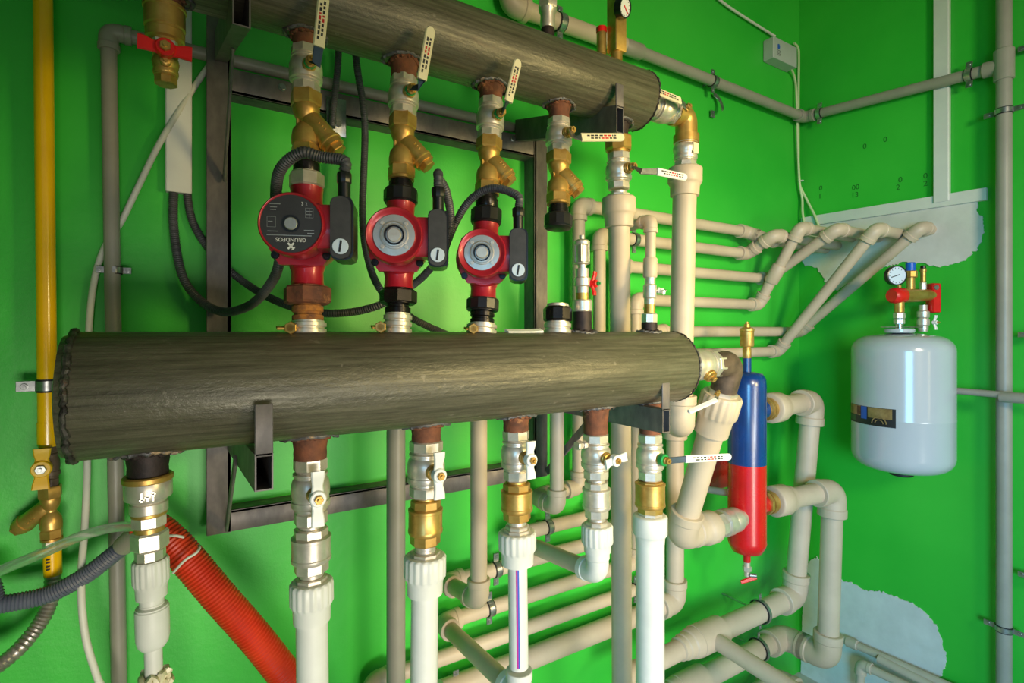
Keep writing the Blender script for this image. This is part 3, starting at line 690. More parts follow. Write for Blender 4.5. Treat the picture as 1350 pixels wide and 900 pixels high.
def wing(px, py, label, L=.05, d=(-1, 0, 0)):      # small valve handle lying on the lower header
    p = onY(px, py, YL-.012); t = thing('valve_key', label, 'valve handle', p, 'small valve keys lying behind the rim of the lower header')
    mb = MB(); mb.cyl(.006, -.002, .012, frame(p, (-.5, -1, 0)), 14); mb.hexn(.008, .006, .012, frame(p, (-.5, -1, 0))); mb.strip([p, p+V(d)*L*.5, p+V(d)*L], [.012, .009, .011], .004, (0, -.3, 1)); mb.build('key_body', M['brass'], t)
wing(386, 432, 'brass valve key below the rusty union nut of the dark-faced pump', .022)
wing(503, 431, 'brass valve key below the middle pump', .016)
wing(624, 433, 'brass valve key below the rightmost pump', .016)
t = thing('lever_handle', 'white lever lying flat behind the rim of the lower header beside the open union nut', 'valve handle', onY(712, 436, YL-.01))
mb = MB(); mb.strip([onY(714, 436, YL-.01), onY(700, 437, YL-.01), onY(668, 437, YL-.01)], [.014, .016, .016], .006, (0, -.4, 1)); mb.build('lever_bar', M['whiteplastic'], t)
# ---------------------------------------------------------------- risers below the lower manifold
def lstub(ln, py, w, mat=None, flare=1.5):
    b = ln.p(py); a = V((b.x, b.y, CAM.z-.08-.06)); stub(LM, a, b, w, mat or M['rust'], flare)
A_ = Ln(onY(195, 625, YL), onY(203, 890, YL)); B_ = Ln(onY(409, 600, YL), onY(412, 890, YL)); C_ = Ln(onY(562, 575, YL), onY(559, 890, YL))
D_ = Ln(onY(680, 560, YL), onY(684, 880, YL)); E_ = Ln(onY(785, 560, YL), onY(788, 760, YL)); F_ = Ln(onY(857, 570, YL), onY(857, 890, YL))
lstub(A_, 630, 56, M['darkstub'], 1.35); lstub(B_, 604, 44); lstub(C_, 582, 38); lstub(D_, 568, 33); lstub(E_, 571, 32); lstub(F_, 572, 28)
# A
t = thing('pipe_union', 'big stepped nickel union with brass rings under the far left of the lower header', 'pipe union', A_.p(736))
def seg(parent, name, ln, a, b, w, mat, hexa=0, steps=None):
    p0, p1 = ln.p(b), ln.p(a); R = rv((p0+p1)/2, w); Q = frame(p0, p1-p0); L = (p1-p0).length; mb = MB()
    if hexa: mb.hexn(R*.96, 0, L, Q, hexa)
    elif steps: mb.lathe([(R*r, L*z) for r, z in steps], Q, 36)
    else: mb.cyl(R, 0, L, Q, 36)
    return mb.build(name, mat, parent, sharp=28)
seg(t, 'brass_ring', A_, 625, 634, 70, M['brass']); sc = seg(t, 'union_collar', A_, 631, 675, 66, M['nickel'], steps=[(.74, 0), (.8, .04), (.8, .3), (.74, .34), (.78, .38), (.8, .42), (.97, .46), (1, .5), (1, .95), (.96, 1)])
seg(t, 'brass_ring', A_, 672, 679, 50, M['brass']); seg(t, 'union_hex', A_, 677, 693, 48, M['nickel'], 8); seg(t, 'brass_ring', A_, 692, 701, 42, M['brass']); seg(t, 'union_hex', A_, 699, 723, 47, M['nickel'], 6); seg(t, 'union_hex', A_, 722, 737, 42, M['nickel'], 10)
for k, x in enumerate((-.006, 0, .006)):
    p = A_.p(648); R = rv(p, 66); Q = frame(p, UP); mb = MB(); mb.box((x-.0012, -R*1.02, -.006), (x+.0012, -R*.95, .006), Q); mb.box((x-.003, -R*1.02, -.0008+.003*(k-1)), (x+.003, -R*.95, .0008+.003*(k-1)), Q); mb.build('cast_mark', M['nickel'], sc, smooth=False)
t = thing('water_pipe', 'white pipe with bulbous reducer at the far left below the lower header', 'pipe', V((A_.p(915).x, YL, 0)), PIPES)
mb = MB(); mb.tube([V((A_.p(915).x, YL, 0)), A_.p(900), A_.p(845)], rv(A_.p(880), 25), 24); mb.tube([A_.p(800), A_.p(780)], rv(A_.p(790), 34), 24); mb.build('pipe', M['white'], t)
adapter_part(t, A_.p(787), A_.p(736), rv(A_.p(760), 51), M['white'], split=.36, nut=False)
p0, p1 = A_.p(853), A_.p(794); R = rv(p0, 47); Q = frame(p0, p1-p0); L = (p1-p0).length; mb = MB()
mb.lathe([(R*.5, 0), (R*.72, L*.02), (R*.9, L*.1), (R*.99, L*.24), (R, L*.5), (R, L*.88), (R*.94, L*.9), (R*.94, L*.93), (R*.74, L*.96), (R*.74, L)], Q, 32); mb.build('reducer', M['white'], t)
rg = thing('rag', 'crumpled white rag tied round the far left white pipe at the photo bottom', 'rag', A_.p(915)); mb = MB(); rnd = random.Random(8)
for k in range(3):
    pts = []; q = A_.p(893+k*6)
    for i in range(26):
        a = 2*PI*i/26; r = rv(q, 30)+rnd.uniform(-.001, .006); pts.append(q+V((r*math.cos(a), r*math.sin(a), rnd.uniform(-.006, .008))))
    mb.tube(pts, [.0035+rnd.uniform(0, .003) for _ in pts], 6, closed=True)
mb.build('rag_cloth', M['cream'], rg)
# helper for valve with a butterfly handle
def wing_valve(ln, py0, py1, w, half, label, wing=(0, 0, 1), dx=0):
    t, c, R, A = ball_valve(ln, py0, py1, w, label)
    butterfly(t, c+nF*R*1.5+V((dx, 0, 0)), nF, wing, half, M['whiteplastic'], .0115); return t, c, R
def riser(ln, py0, pyend, w, ad, label, mat=None):
    e = ln.p(900); e0 = V((e.x, e.y, .0)); t = thing('water_pipe', label, 'pipe', e0, PIPES); r = rv(ln.p((py0+900)/2), w)
    mb = MB(); mb.tube([e0, e, ln.p(ad[1]-4)], r, 28); mb.build('pipe', mat or M['white'], t)
    adapter_part(t, ln.p(ad[1]), ln.p(ad[0]), rv(ln.p(ad[0]), ad[2]), mat or M['white'], split=ad[3] if len(ad) > 3 else .42, rib=len(ad) < 4); return t, r
wing_valve(B_, 602, 690, 52, .040, 'nickel ball valve with white wing handle above the thickest white pipe')
check_valve(B_, 690, 754, 54, 'nickel spring check valve between white-winged valve and thick white pipe', M['nickel'], tail=(750, 772, 46))
riser(B_, 770, 960, 43, (765, 818, 59), 'thickest white pipe with ribbed collar below the nickel check valve')
wing_valve(C_, 580, 654, 50, .038, 'nickel ball valve with white wing handle just right of the tall grey pipe')
check_valve(C_, 653, 718, 46, 'brass check valve just right of the tall grey pipe', M['brass'], tail=(714, 742, 38))
riser(C_, 735, 960, 36, (731, 782, 56), 'white pipe with ribbed collar right of the tall grey pipe')
wing_valve(D_, 566, 632, 40, .034, 'nickel ball valve with white wing handle above the striped white pipe')
check_valve(D_, 632, 686, 42, 'brass check valve above the striped white pipe', M['brass'], tail=(682, 704, 34))
zD = -.69
wD = onY(589, 811, 1.2); eD = D_.p(917)
def zc(z): return CAM.z+z
def P(x, z, y=1.2): return V((x, y, zc(z)))
rr = .0185
def straight(x0, z0, x1, z1): return P(x0, z0), P(x1, z1)
t = pipe_run('white pipe with magenta and blue stripes, turning to the wall at its foot', [eD, V((eD.x+.003, 1.2, zc(-.715))), P(1.206, -.715), P(1.206, .10), P(1.84, .10), V((1.84, 1.041, zc(.362))), V((2.2, 1.041, zc(.362)))],
             rr, M['beige'], couple=[(4, .42, .07)])
# the wall part of the same run is the grey kind of plastic
adapter_part(t, D_.p(743), D_.p(700), rv(D_.p(702), 50), M['white'])
mb = MB(); mb.tube([D_.p(742), D_.p(878)], rr*.99, 24); wp = mb.build('striped_pipe', M['white'], t); 
mb = MB(); elbow_mb(mb, eD, UP, V((0, 1, 0)), rr, .05); mb.build('elbow', M['white'], t)
Q = frame(D_.p(873), D_.p(745)-D_.p(873), front=-D_.p(800)+CAM); LL = (D_.p(745)-D_.p(873)).length
for nm, off, mt in (('magenta_stripe', -.10, M['magenta']), ('blue_stripe', .06, M['inkblue'])):
    mb = MB(); n = 4; vs = []; a0 = -PI/2+off
    for zz in (0, LL):
        for k in range(n): a = a0-.08+.16*k/(n-1); vs.append((rr*1.012*math.cos(a), rr*1.012*math.sin(a), zz))
    mb.add(vs, [(k, k+1, n+k+1, n+k) for k in range(n-1)], Q); mb.build(nm, mt, wp)
wing_valve(E_, 571, 630, 40, .028, 'nickel ball valve with its white wing handle turned level, above the white elbow', wing=(1, 0, .18), dx=.006)
t = thing('drain_cock', 'tiny nickel drain cock on the left of the level-winged valve', 'valve', E_.p(592)); q = E_.p(584); mb = MB(); B = frame(q+V((-.02, 0, 0)), (-1, -.1, .05)); mb.cyl(.005, 0, .026, B); mb.hexn(.0075, .008, .016, B); mb.hexn(.0085, .022, .034, B); mb.build('cock_body', M['nickel'], t)
check_valve(E_, 630, 682, 38, 'nickel spring check valve above the white elbow', M['nickel'], tail=(679, 695, 32))
eE = E_.p(755); xE = eE.x
t = pipe_run('wall pipe fed by the white elbow, second from top on the back wall', [E_.p(722), eE, V((xE, 1.2, zc(-.541))), P(1.058, -.541), P(1.058, .285), P(1.77, .285), V((1.775, 1.097, zc(.338))), V((2.2, 1.097, zc(.338)))], rr, M['beige'])
for o in t.children:
    if o.name == 'elbow' or (o.name.startswith('elbow') and (o.data.vertices[0].co+t.location-eE).length < .09): o.data.materials[0] = M['white']
adapter_part(t, E_.p(727), E_.p(691), rv(E_.p(700), 42), M['white'], split=.3)
t, c, R, A = ball_valve(F_, 571, 632, 38, 'nickel ball valve with long white lever under the right end of the lower header')
lever(t, [c+nF*R*1.5, onY(893, 606, .80), onY(904, 605, .795), onY(963, 602, .79)], .0165, nF, split=2, root=M['bluesleeve'], sleeve=M['whiteplastic'])
gm = MB(); gm.cyl(R*.42, -R*.3, R*.18, frame(c+nF*R*1.25, nF), 18); gm.build('green_collar', M['green_cap'], t)
check_valve(F_, 630, 676, 41, 'brass check valve under the valve with the long white lever', M['brass'], tail=(673, 684, 32), barrel=(.2, .86))
riser(F_, 690, 960, 38, (678, 716, 46, .3), 'scuffed white pipe under the right end of the lower header')

# ---------------------------------------------------------------- pipe runs along the back wall
pipe_run('topmost wall pipe rising behind the glass-topped vent to the upper row', [V((.83, 1.105, zc(-.1))), V((.83, 1.105, zc(-.452))), P(.83, -.452), P(.979, -.447), P(.979, .365), P(1.77, .365), V((1.80, 1.14, zc(.33))), V((2.2, 1.14, zc(.33)))], rr, M['beige'])
pipe_run('printed grey drop behind the lower header feeding the third wall pipe', [V((.56, 1.03, zc(-.06))), V((.56, 1.03, zc(-.5875))), P(.56, -.619), P(1.13, -.619), P(1.13, .20), P(1.9, .20), V((1.9, .95, zc(.348))), V((2.2, .95, zc(.348)))], rr, M['beige'])
pipe_run('long wall pipe whose slanting end enters the plaster farthest right', [P(.376, -.98), P(.376, -.80), P(1.29, -.80), P(1.29, 0), P(2.12, 0), V((2.12, .79, zc(.35))), V((2.2, .79, zc(.35)))], rr, M['beige'])
pipe_run('lowest of the six upper wall pipes, bending steeply up to the plaster', [V((1.05, 1.25, zc(-.076))), P(1.05, -.076), P(1.965, -.076), V((1.965, .858, zc(.34))), V((2.2, .858, zc(.34)))], rr, M['beige'])
# the tall grey pipe between the white risers
p = onY(522, 566, 1.08); t = pipe_run('tall grey pipe behind the lower header left of the middle white risers', [V((p.x, 1.08, 0)), onY(522, 470, 1.08), onY(522, 470, 1.08)+V((0, .17, 0))], .0195, M['grey'])
# clips on these pipes
CL = [((654, 748), 1.2, None, 'clip on the third wall pipe below the lower header'), ((645, 803), 1.2, None, 'clip on the wall pipe just below the printed grey drop elbow'), ((722, 690), 1.2, None, 'clip on the short pipe right of the striped riser collar'),
      ((601, 888), 1.2, None, 'clip on the lowest beige pipe at the photo bottom'), ((838, 783), 1.2, None, 'clip half hidden behind the scuffed white pipe'), ((836, 331), 1.2, None, 'clip on the second upper wall pipe beside the grey-beige riser'), ((912, 452), 1.2, None, 'clip on the upper wall pipe above the end union of the lower header')]
for (px, py), y, _, lb in CL:
    q = onY(px, py, y); zs = [-.619, -.715, -.541, -.885, -.80, .285, -.076]; q.z = zc(min(zs, key=lambda z: abs(zc(z)-q.z))); clamp(q, (1, 0, 0), rr, UP, lb)

# ---------------------------------------------------------------- vent and small valve on the lower header
V1 = Ln(onY(767, 300, YL), onY(768, 437, YL)); V2 = Ln(onY(858, 290, YL), onY(856, 437, YL))
stub(LM, V1.p(437)-UP*.03, V1.p(410), 24, M['darkstub'], 2.0); stub(LM, V2.p(437)-UP*.03, V2.p(425), 21, M['darkstub'], 1.4)
t = thing('air_vent', 'glass-like nickel air vent with red wing valve standing on the lower header', 'vent', V1.p(411))
seg(t, 'collar', V1, 395, 411, 26, M['nickel']); seg(t, 'brass_ring', V1, 384, 396, 17, M['brass']); b = seg(t, 'valve_body', V1, 354, 386, 22, M['nickel'], steps=[(.8, 0), (.8, .25), (1, .3), (1, .6), (.8, .65), (.8, 1)])
c = V1.p(374); butterfly(t, c+V((.014, -.012, 0)), V((.6, -1, 0)), (.1, 0, 1), .024, M['red'], .008, M['green_cap'])
seg(t, 'sight_body', V1, 316, 355, 21, M['nickel'], steps=[(.5, 0), (.55, .15), (.95, .18), (1, .22), (.72, .25), (.72, .8), (1, .84), (1, .94), (.7, 1)])
for k in range(4):
    a = PI/4+k*PI/2; p0, p1 = V1.p(345), V1.p(318); r = rv(p0, 18); o = V((r*math.cos(a), r*math.sin(a), 0)); mb = MB(); mb.tube([p0+o, p1+o], .0018, 8); mb.build('cage_bar', M['nickel'], t)
seg(t, 'cap_screw', V1, 310, 318, 7, M['nickel'])
t = thing('ball_valve', 'slim nickel valve with small white handle on the lower header beside the scuffed end', 'valve', V2.p(426), VALVES)
seg(t, 'collar', V2, 413, 426, 21, M['nickel'], 8); seg(t, 'brass_ring', V2, 400, 414, 15, M['brass']); seg(t, 'valve_body', V2, 366, 401, 18, M['nickel'], steps=[(.85, 0), (.85, .2), (1, .26), (1, .7), (.8, .75), (.8, 1)])
c = V2.p(383); B = frame(c, (1, -.5, 0)); mb = MB(); mb.cyl(.0035, 0, .028, B); st = mb.build('stem', M['nickel'], t); butterfly(t, c+V((.017, -.009, 0)), V((1, -.5, 0)), (.5, .9, .3), .018, M['whiteplastic'], .006, M['zinc'])
rs = rv(V2.p(310), 14); eV = V2.p(290)
t = pipe_run('thin beige pipe with elbow rising from the slim valve and turning back to the wall', [V2.p(366), eV, eV+V((0, .125, -.006))], rs, M['beige'], group='plastic risers')
coupling_part(t, V2.p(366), V2.p(340), rs*1.05, M['beige'])

# ---------------------------------------------------------------- end union of the lower header, diagonal, separator
t = thing('ball_valve', 'large nickel end union with thin white lever on the right end of the lower header', 'valve', C(1.06, YL, -.115), VALVES)
valve_core(t, C(.995, YL, -.08), C(1.135, YL, -.08), .038, M['nickel'], front=V((.1, -1, -.8)), stem=True)
mb = MB(); mb.cyl(.026, -.03, .012, frame(C(1.0, YL, -.08), (1, 0, 0))); mb.build('brass_nipple', M['brass'], t)
lever(t, [onY(945, 520, .80), onY(944, 527, .795), onY(908, 543, .79)], .012, V((.1, -.6, 1)), split=1, sleeve=M['whiteplastic'], marks=False)
t = thing('steel_elbow', 'dark rusty steel elbow between the end union and the ribbed diagonal collar', 'elbow', C(1.19, YL, -.14))
dg0 = C(1.19, YL, -.08); dg1 = C(1.2, 1.02, -.575); dd = (dg1-dg0).normalized()
mb = MB(); mb.tube(rounded([C(1.12, YL, -.08), C(1.19, YL, -.08), dg0+dd*.075], .06, 10), .033, 24); mb.build('elbow_body', M['oldsteel'], t)
sep = V((1.52, 1.03, 0)); pl = C(1.47, 1.03, -.575)
t = pipe_run('thick beige diagonal pipe from the end union down to the red separator half', [dg0+dd*.12, dg1, pl-V((.15, 0, 0))], .0335, M['beige'], name='water_pipe', le=.08, group='plastic risers')
adapter_part(t, dg0+dd*.2, dg0+dd*.085, .052, M['beige'], split=.45)
adapter_part(t, dg1+V((.06, 0, 0)), dg1+V((.14, 0, 0)), .047, M['beige'], rib=False, nut=False)
t = thing('pipe_union', 'ridged nickel union entering the left side of the red separator half', 'pipe union', pl-V((.1, 0, .03))); A = frame(dg1+V((.135, 0, 0)), (1, 0, 0)); L = 1.475-dg1.x-.135
mb = MB(); mb.hexn(.036, 0, L*.3, A, 8); mb.lathe([(.03, L*.3), (.04, L*.34), (.04, L*.55), (.034, L*.6), (.037, L*.66), (.037, L*.8), (.03, L*.84), (.028, L)], A, 28); mb.build('union_nut', M['nickel'], t, sharp=28)
zt, zb, zm = -.127, -.695, -.413; Rs = .0565
t = thing('hydraulic_separator', 'upright steel separator vessel painted blue above and red below, right of the lower header', 'vessel', C(sep.x, sep.y, zb))
S0 = frame(C(sep.x, sep.y, 0), UP)
mb = MB(); mb.lathe([(Rs*1.003, zm), (Rs, zt-.04), (Rs*.97, zt-.02), (Rs*.8, zt-.005), (Rs*.4, zt)], S0, 48); up = mb.build('blue_half', M['bluetank'], t, sharp=50)
mb = MB(); mb.lathe([(Rs*.4, zb), (Rs*.8, zb+.006), (Rs*.97, zb+.025), (Rs*1.02, zb+.035), (Rs, zb+.042), (Rs, zm)], S0, 48); dn = mb.build('red_half', M['redtank'], t, sharp=50)
mb = MB(); mb.cyl(.013, zt-.01, zt+.045, S0); mb.build('top_nipple', M['bluetank'], up)
zu = onY(1022, 537, 1.035).z-CAM.z; zl = onY(1025, 660, 1.02).z-CAM.z
for z, pm, par in ((zu, M['bluetank'], up), (zl, M['redtank'], dn)):
    mb = MB(); mb.cyl(.03, Rs*.8, Rs+.03, frame(C(sep.x, sep.y, z), (1, 0, 0))); mb.build('port', pm, par)
mb = MB(); mb.cyl(.03, Rs*.8, Rs+.03, frame(C(sep.x, sep.y, -.575), (-1, 0, 0))); mb.build('port', M['redtank'], dn)
mb = MB(); mb.cyl(.011, zb-.03, zb+.004, S0); mb.build('drain_stub', M['redtank'], dn)
t = thing('air_vent', 'gold brass automatic air vent on top of the blue separator half', 'vent', C(sep.x, sep.y, zt+.044)); Q = frame(C(sep.x, sep.y, zt+.042), UP); k = .0024
mb = MB(); mb.lathe([(.012, 0), (.013, .002), (.013, .03), (.012, .032), (.012, .036), (.019, .038), (.021, .042), (.0205, .085), (.022, .087), (.022, .094), (.016, .097), (.01, .099), (.009, .108), (.005, .110), (.005, .116)], Q, 28); mb.build('vent_body', M['brass'], t, sharp=30)
t = thing('drain_valve', 'small nickel drain valve with red lever under the red separator half', 'valve', C(sep.x, sep.y, zb-.085)); Q = frame(C(sep.x, sep.y, zb-.075), UP)
mb = MB(); mb.cyl(.009, 0, .02, Q); mb.hexn(.012, .016, .032, Q); mb.cyl(.01, .03, .05, Q); vb = mb.build('valve_body', M['nickel'], t, sharp=28)
q = Q@V((0, -.014, .008)); mb = MB(); mb.cyl(.006, -.004, .016, frame(q, (.7, -.7, 0))); mb.build('stem', M['zinc'], vb)
mb = MB(); e = q+RT*-.008-UP*.014; mb.strip([e+RT*.024+UP*.008, e, e-RT*.024-UP*.008], [.013, .013, .011], .008, -FW+UP*.3); mb.build('red_lever', M['red'], t)
# upper and lower return pipes on the right of the separator
RP = .034
E1 = onY(1070, 531, 1.06); E1.z = zc(zu); E1b = V((1.905, 1.10, zc(-.962)))
pu = C(sep.x+Rs+.03, sep.y, zu)
def brass_port(p, d, label):
    t = thing('brass_adapter', label, 'fitting', p-UP*.035, 'brass adapters on the separator ports'); A = frame(p, d)
    mb = MB(); mb.cyl(.027, -.012, .02, A); mb.hexn(.035, .0, .014, A, 8); mb.lathe([(.03, .014), (.037, .016), (.037, .03), (.033, .032), (.033, .048)], A, 28); mb.build('adapter_body', M['brass'], t, sharp=28); return A@V((0, 0, .04))
q = brass_port(pu, E1-pu, 'brass adapter on the upper right port of the blue half')
run1 = pipe_run('upper thick grey return pipe dropping behind the other and running low along the back wall', [q+(E1-q).normalized()*.07, E1, E1b, V((1.385, 1.10, zc(-.962)))], RP, M['beige'], le=.085, elbows=(1, 2), group='thick return pipes')
adapter_part(run1, q+(E1-q).normalized()*.085, q, .05, M['beige'], rib=False, nut=False, split=.3)
E2 = onY(1098, 655, .985); E2.z = zc(zl); E3 = V((1.918, .99, zc(-1.138))); T2 = V((1.918, 1.15, zc(-1.138)))
pl2 = C(sep.x+Rs+.03, sep.y, zl)
q = brass_port(pl2, E2-pl2, 'brass adapter on the lower right port of the red half')
run2 = pipe_run('lower thick grey return pipe curving over and dropping in front, then back to the wall', [q+(E2-q).normalized()*.07, E2, E3, T2, V((1.37, 1.15, zc(-1.138)))], RP, M['beige'], le=.09, elbows=(1, 2, 3), group='thick return pipes')
adapter_part(run2, q+(E2-q).normalized()*.085, q, .05, M['beige'], rib=False, nut=False, split=.3)
def tee(parent, p, r, x0=-.06, x1=.06, steps=True):
    A = frame(p, (1, 0, 0)); mb = MB(); mb.lathe([(r*1.2, x0), (r*1.36, x0+.002), (r*1.36, x1-.002), (r*1.2, x1)], A, 32); o = mb.build('tee_fitting', M['beige'], parent)
    if steps:
        mb = MB(); mb.lathe([(r*.85, x0-.075), (r*1.0, x0-.072), (r*1.0, x0-.055), (r*1.1, x0-.052), (r*1.1, x0-.03), (r*1.22, x0-.026), (r*1.3, x0-.012), (r*1.3, x0+.004)], A, 32); mb.build('stepped_reducer', M['beige'], parent, sharp=30)
    mb = MB(); mb.tube([p+V((x0-.02, 0, 0)), V((1.05, p.y, p.z-.008))], r*.84, 24); mb.build('thin_pipe', M['beige'], parent)
    return o
tee(run1, V((1.42, 1.10, zc(-.962))), RP); tee(run2, V((1.40, 1.15, zc(-1.138))), RP)
for o in run1.children: pass
tb = V((1.42, 1.10, zc(-.962)))
pipe_run('branch pipe leaving the tee on the upper thick pipe towards the viewer', [tb+V((0, -.035, 0)), tb+V((.02, -.5, -.04))], .025, M['beige'], group='thick return pipes')
run3 = pipe_run('third thick pipe lowest along the back wall, half hidden near the corner', [V((1.05, 1.16, zc(-1.33))), V((1.90, 1.16, zc(-1.30))), V((1.90, 1.05, zc(-1.30)))], RP*.95, M['beige'], le=.075, group='thick return pipes')
q = onY(1002, 806, 1.10); q.z = zc(-.962); clamp(q, (1, 0, 0), RP*1.04, UP, 'thin steel clip on the upper thick pipe near the corner', w=.012)
q = onY(1000, 853, 1.15); q.z = zc(-1.138); clamp(q, (1, 0, 0), RP*1.04, UP, 'thin steel clip on the lower thick pipe near the corner', w=.012)
# red bracket behind the separator
t = thing('wall_bracket', 'red wall bracket with beige foot behind the separator, mostly hidden', 'bracket', onY(935, 645, 1.2))
a = onY(926, 611, 1.2); b = onY(946, 640, 1.2); mb = MB(); mb.box((a.x, 1.17, b.z), (b.x+.03, 1.25, a.z+.02), bev=.004); mb.build('bracket_plate', M['redtank'], t)
mb = MB(); mb.tube([onY(926, 644, 1.19), onY(965, 650, 1.1)], .012, 12); mb.build('bracket_foot', M['beige'], t)

# ---------------------------------------------------------------- steel frame on the back wall
t = thing('mounting_frame', 'dark steel frame screwed to the back wall carrying both headers', 'frame', C(.46, 1.225, -.40))
mb = MB(); mb.box((.048, 1.2, zc(-.40)), (.091, 1.206, zc(.62)), bev=.001); mb.box((.085, 1.2, zc(-.40)), (.091, 1.25, zc(.62))); mb.build('upright', M['frame'], t)
mb = MB(); mb.box((.825, 1.2, zc(-.40)), (.869, 1.206, zc(.527)), bev=.001); mb.box((.825, 1.2, zc(-.40)), (.831, 1.25, zc(.527))); mb.build('upright', M['frame'], t)
mb = MB(); mb.box((.06, 1.203, zc(.477)), (.85, 1.209, zc(.527)), bev=.001); mb.box((.06, 1.203, zc(.477)), (.85, 1.25, zc(.483))); top = mb.build('crossbar', M['frame'], t)
mb = MB(); mb.box((.05, 1.203, zc(-.40)), (.85, 1.209, zc(-.358)), bev=.001); mb.box((.05, 1.203, zc(-.363)), (.85, 1.25, zc(-.358))); mb.build('crossbar', M['frame'], t)
for px, py in ((372, 115), (676, 183)):
    q = onY(px, py, 1.202); mb = MB(); mb.hexn(.0055, -.002, .005, frame(q, nF)); mb.cyl(.008, -.002, .0015, frame(q, nF)); mb.build('frame_bolt', M['zinc'], top)
def arm(x, y0, z0, z1, tab, w=.022, th=.002, rise=0):
    mb = MB(); y1 = 1.203
    for bx in (((x-w/2, y0, z0), (x-w/2+th, y1, z1)), ((x+w/2-th, y0, z0), (x+w/2, y1, z1)), ((x-w/2+th, y0, z0), (x+w/2-th, y1, z0+th)), ((x-w/2+th, y0, z1-th), (x+w/2-th, y1, z1))):
        mb.box((bx[0][0], bx[0][1], zc(bx[0][2])), (bx[1][0], bx[1][1], zc(bx[1][2])))
    for v in mb.v: v.z += rise*(v.y-y0)/(y1-y0)
    o = mb.build('support_arm', M['frame'], t)
    mb = MB(); mb.box((x-w/2, y0, zc(z1-.004)), (x+w/2, y0+.004, zc(tab)), bev=.001); mb.build('stop_tab', M['frame'], o)
arm(.095, .755, -.206, -.158, -.094, rise=-.03); arm(.868, .775, -.212, -.162, -.106); arm(.073, .80, .41, .466, .52, rise=.125); arm(.775, .815, .41, .466, .512, .02, rise=.10)
for x, z0, z1 in ((.082, -.215, -.385), (.078, .475, .30), (.86, -.21, -.385)):
    mb = MB(); mb.strip([V((x, 1.0, zc(z0))), V((x, 1.19, zc(z1)))], [.02, .02], .005, (1, 0, 0)); mb.build('diagonal_brace', M['frame'], t)
q = onY(442, 154, 1.2); t2 = thing('hanger_plate', 'small galvanised plate screwed below the upper frame bar beside the hanging conduit', 'plate', q-UP*.03)
a = onY(430, 127, 1.2); b = onY(456, 182, 1.2); mb = MB(); mb.box((a.x, 1.197, b.z), (b.x, 1.2005, a.z), bev=.001); mb.build('plate_sheet', M['zinc'], t2); mb = MB(); mb.hexn(.006, 0, .005, frame(onY(446, 164, 1.197), nF)); mb.build('plate_screw', M['zinc'], t2)
# ---------------------------------------------------------------- left side: gas line, drain pipe, cables, trunking
gl = Ln(onY(56, -60, 1.2), onY(63, 587, 1.2)); rg_ = .0135
t = thing('gas_pipe', 'yellow gas pipe standing on the far left of the back wall', 'pipe', gl.p(588)); mb = MB(); mb.tube([gl.p(588), gl.p(-200)], rg_, 28); mb.build('pipe', M['yellow'], t)
mb = MB(); mb.tube([gl.p(584), gl.p(556)], rg_*1.06, 28); mb.build('pipe_socket', M['yellow'], t)
clamp(gl.p(508), UP, rg_, (1, 0, 0), 'shiny clip holding the yellow gas pipe left of the lower header', w=.018, earlen=.024)
g2 = Ln(onY(64, 585, 1.2), onY(70, 760, 1.2))
t, c, R, A = ball_valve(g2, 585, 641, 30, 'gas ball valve with upright yellow handle below the yellow pipe', M['oldsteel']); butterfly(t, c+nF*R*1.3+V((-.006, 0, 0)), nF, (.03, 0, 1), .034, M['yplastic'], .014, M['zinc'])
strainer(g2, 640, 712, 34, 'brass gas filter with branch pointing down left below the yellow-handled valve', .072, bdir=-RT*.76-UP*.56, br=.86)
t = thing('gas_hose', 'braided steel gas hose with yellow sleeve leaving the photo at lower left', 'hose', V((-.46, .95, 0)))
seg(t, 'hose_nut', g2, 711, 728, 24, M['nickel'], 6); ys = seg(t, 'yellow_sleeve', g2, 724, 758, 26, M['yellow']); 
mb = MB(); p = g2.p(740); Q = frame(p, UP); 
for z in (-.008, -.003, .004, .009): mb.box((-.0125, -.0106, z-.0012), (-.003, -.0096, z+.0012), Q@Matrix.Rotation(.5, 4, 'Z'))
mb.build('black_print', M['ink'], ys, smooth=False)
hp = resample(smooth_path([g2.p(757), onY(67, 790, 1.19), onY(52, 822, 1.18), onY(24, 856, 1.16), onY(-12, 884, 1.15), onY(-50, 905, 1.12), V((-.42, 1.0, .35)), V((-.46, .95, .02))], 14), .0032)
mb = MB(); mb.tube(hp, lambda i: .0122*(1 if i % 2 else .88), 18); mb.build('braided_hose', M['braid'], t)
# grey drain pipe
zg = .55; xg = onY(143, 47, 1.22).x; rgp = .0125
t = pipe_run('slim grey pipe bending at the top left and running behind the upper header', [V((onY(157, 900, 1.22).x, 1.22, 0)), onY(157, 900, 1.22), V((xg, 1.22, zc(zg))), V((.87, 1.22, zc(zg+.002)))], rgp, M['grey'], group='slim grey pipes', le=.035, elbows=(2,))
clamp(onY(150, 356, 1.222), UP, rgp, (1, 0, 0), 'clip on the upright slim grey pipe left of the conduits', w=.012, earlen=.012)
